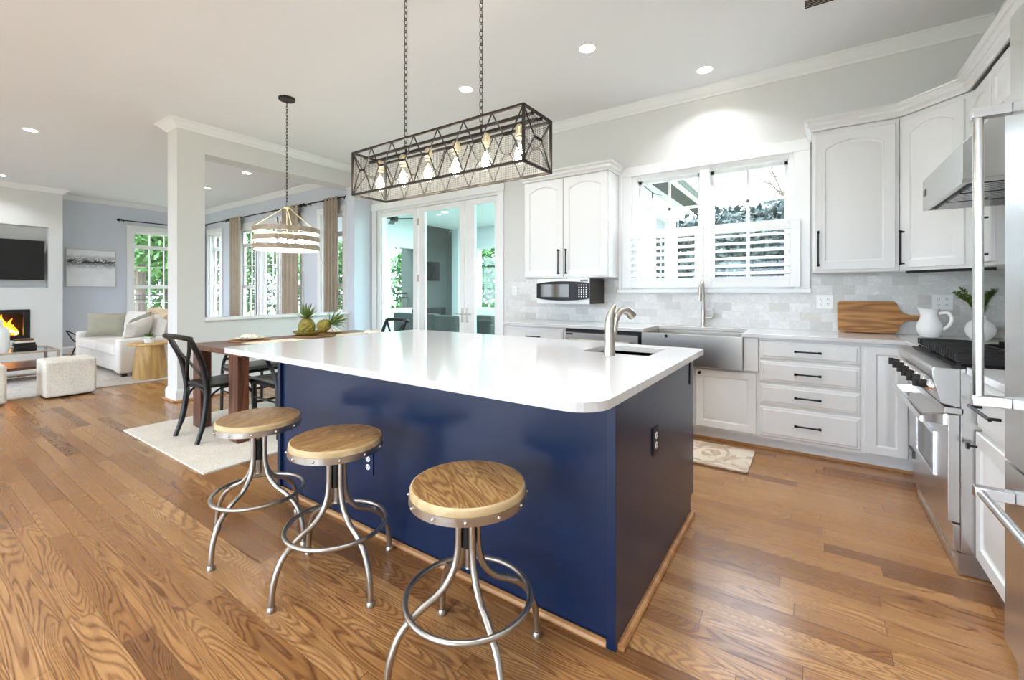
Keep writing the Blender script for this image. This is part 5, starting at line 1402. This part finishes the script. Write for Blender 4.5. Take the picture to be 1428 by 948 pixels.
for (lx, ly, ll) in ((-6.7, 7.17, 'recessed porch light seen through the middle door pane'), (-3.9, 6.4, 'added porch fill light out of view toward the sink window'), (-5.2, 8.4, 'added fill light at the back of the porch')):  # first lamp is real, the other two are added to brighten the porch
    t = thing('porch_light', ll, 'ceiling light', (lx, ly, 3.02), 'porch ceiling lights'); finish('lens', MB().lathe([(0, 0), (0.07, 0), (0.07, 0.003), (0, 0.003)], (lx, ly, 3.014), 24), 'lens', t)
    ld = bpy.data.lights.new('downlight', 'AREA'); ld.shape = 'DISK'; ld.size = 0.14; ld.energy = 45; ld.color = (0.88, 0.925, 1.0)
    lo = bpy.data.objects.new('downlight', ld); COL.objects.link(lo); lo.parent = t; lo.location = (0, 0, -0.015)
# string light bulbs under the porch eave
t = thing('string_light', 'string light with clear bulbs hanging along the porch eave', 'string light', (-2.0, 6.5, 2.95))
finish('cable', MB().tube(catmull([(-2.2, 4.9, 3.0), (-2.1, 5.6, 2.86), (-2.2, 6.3, 2.98), (-2.1, 7.1, 2.85), (-2.2, 8.0, 2.98)], 6), 0.006, 6), 'black', t)
for y, z in ((5.6, 2.86), (7.1, 2.85)):
    finish('bulb', MB().ball((-2.1, y, z-0.12), 0.035, 8), 'glass_bulb', t, smooth=True); finish('socket', MB().rod((-2.1, y, z), (-2.1, y, z-0.09), 0.012), 'black', t)

# yard
o = finish('lawn', MB().box(-60, 40, -40, 60, -0.5, -0.3), 'grassy'); o['kind'] = 'structure'
def railing(pts, z0, z1, label, gap=0.115):
    t = thing('metal_railing', label, 'railing', (pts[0][0], pts[0][1], z0))
    for (a, b) in zip(pts[:-1], pts[1:]):
        a = Vector((a[0], a[1], 0)); b = Vector((b[0], b[1], 0)); u = b-a; n_ = int(u.length/gap); mb = MB()
        mb.rod(a+Vector((0, 0, z1)), b+Vector((0, 0, z1)), 0.02, 6); mb.rod(a+Vector((0, 0, z0+0.08)), b+Vector((0, 0, z0+0.08)), 0.015, 6)
        mb.rod(a+Vector((0, 0, z1-0.12)), b+Vector((0, 0, z1-0.12)), 0.012, 6)
        for k in range(n_+1):
            p = a+u*(k/n_); mb.rod(p+Vector((0, 0, z0)), p+Vector((0, 0, z1)), 0.008, 4)
        finish('railing_panel', mb, 'black', t)
railing([(-8.75, 6.6), (-8.75, 8.2)], 0.3, 1.22, 'black metal railing beyond the porch opening in the left door pane')
railing([(-16.5, 6.6), (-8.8, 6.6)], -0.3, 1.15, 'black metal railing outside the living room windows')
railing([(-16.5, 1.0), (-16.5, 6.6)], -0.3, 1.15, 'black metal railing beyond the painting wall window')
def tree(x, y, z, rx, rz, n_, mat, label, ls=0.16, trunk=True, sparse=0.0):
    t = thing('tree' if trunk else 'shrub', label, 'tree' if trunk else 'shrub', (x, y, -0.3), 'trees and shrubs outside')
    mb = MB(); blobs = [(random.uniform(-.55, .55)*rx, random.uniform(-.45, .45)*rx, random.uniform(-.6, .7)*rz, random.uniform(.35, .6)) for k in range(9)]
    for k in range(n_):
        b = random.choice(blobs); d = Vector((random.gauss(0, 1), random.gauss(0, 1), random.gauss(0, 1))).normalized()*(random.uniform(0.5, 1.0)**0.5)
        p = Vector((x+b[0]+d.x*rx*b[3], y+b[1]+d.y*rx*b[3], z+b[2]+d.z*rz*b[3]))
        u = Vector((random.gauss(0, 1), random.gauss(0, 1), random.gauss(0, 1))).normalized(); w = u.orthogonal().normalized()
        s = ls*random.uniform(0.5, 1.1)
        mb.f([mb.v(p-u*s), mb.v(p+w*s*0.5), mb.v(p+u*s), mb.v(p-w*s*0.5)])
    finish('foliage', mb, mat, t)
    if trunk:
        mb = MB(); mb.tube(catmull([(x, y, -0.3), (x+0.1, y, z*0.4), (x-0.05, y, z)], 5), [0.22, 0.16, 0.08], 8)
        for k in range(6):
            a = random.uniform(0, 2*PI); mb.tube([(x, y, z*0.6+0.2*k*rz*0.2), (x+math.cos(a)*rx*0.5, y+math.sin(a)*rx*0.5, z+rz*0.3), (x+math.cos(a)*rx*0.8, y+math.sin(a)*rx*0.8, z+rz*0.6)], [0.08, 0.05, 0.02], 6)
        finish('trunk', mb, 'bark', t)
for a in ((-12.8, 13.0, 3.0, 3.2, 3.6, 5200, 'leafA', 'bright green tree seen through the left and middle door panes'),
          (-9.6, 14.5, 3.2, 2.8, 3.8, 4500, 'leafA', 'bright green tree just right of the porch column'),
          (-6.6, 12.6, 2.6, 2.3, 3.2, 5200, 'leafA', 'bright green tree filling the right french door pane'),
          (-16.5, 11.0, 2.6, 3.0, 3.4, 4500, 'leafA', 'green tree outside the triple living room window'),
          (-21.5, 10.5, 2.8, 3.2, 3.6, 4000, 'leafA', 'green tree behind the narrow corner window'),
          (-20.5, 5.6, 3.6, 2.8, 3.0, 4500, 'leafA', 'leafy tree outside the window on the painting wall'),
          (-25.5, 8.0, 2.6, 3.4, 3.6, 3500, 'leafA', 'more distant leafy tree outside the painting wall window'),
          (-3.6, 20.0, 2.2, 3.0, 2.6, 7000, 'leafB', 'dark evergreen seen at the left of the sink window'),
          (0.4, 22.0, 2.4, 3.4, 2.9, 8000, 'leafB', 'dark evergreen in the middle of the right sink window'),
          (4.6, 21.0, 2.8, 3.2, 3.4, 8000, 'leafB', 'dark evergreen at the right edge of the sink window'),
          (-2.0, 24.0, 2.6, 3.0, 2.8, 7000, 'leafB', 'dark evergreen between the two panes of the sink window'),
          (2.6, 19.5, 1.8, 2.4, 2.3, 6000, 'leafB', 'lower dark evergreen in front of the right hand ones'),
          (-7.6, 24.0, 1.8, 3.4, 2.6, 3600, 'leafB', 'farthest evergreen beyond the porch roof')):
    tree(*a, ls=0.22 if a[6] == 'leafB' else 0.15)

# bare tree at the right of the sink window
t = thing('bare_tree', 'leafless tree with fine branches at the top right of the sink window', 'tree', (0.35, 15.5, -0.3), 'trees and shrubs outside')
mb = MB(); random.seed(11)
def limb(p, d, L, r, depth):
    d = d.normalized(); q = p+d*L*0.5+Vector((random.uniform(-.1, .1), random.uniform(-.1, .1), 0.05))*L; e = p+d*L
    mb.tube([p, q, e], [r, r*0.8, r*0.6], 5)
    if depth:
        for k in range(3):
            limb(e if k < 2 else q, d+Vector((random.uniform(-.8, .8), random.uniform(-.6, .6), random.uniform(-.15, .7))), L*0.72, r*0.55, depth-1)
limb(Vector((0.35, 15.5, -0.3)), Vector((0, 0, 1)), 3.2, 0.11, 0)
for k in range(5): limb(Vector((0.35, 15.5, 2.2+0.25*k)), Vector((random.uniform(-1.1, .5), random.uniform(-.4, .4), 1.0)), 1.5, 0.055, 4)
finish('branches', mb, 'bark', t)
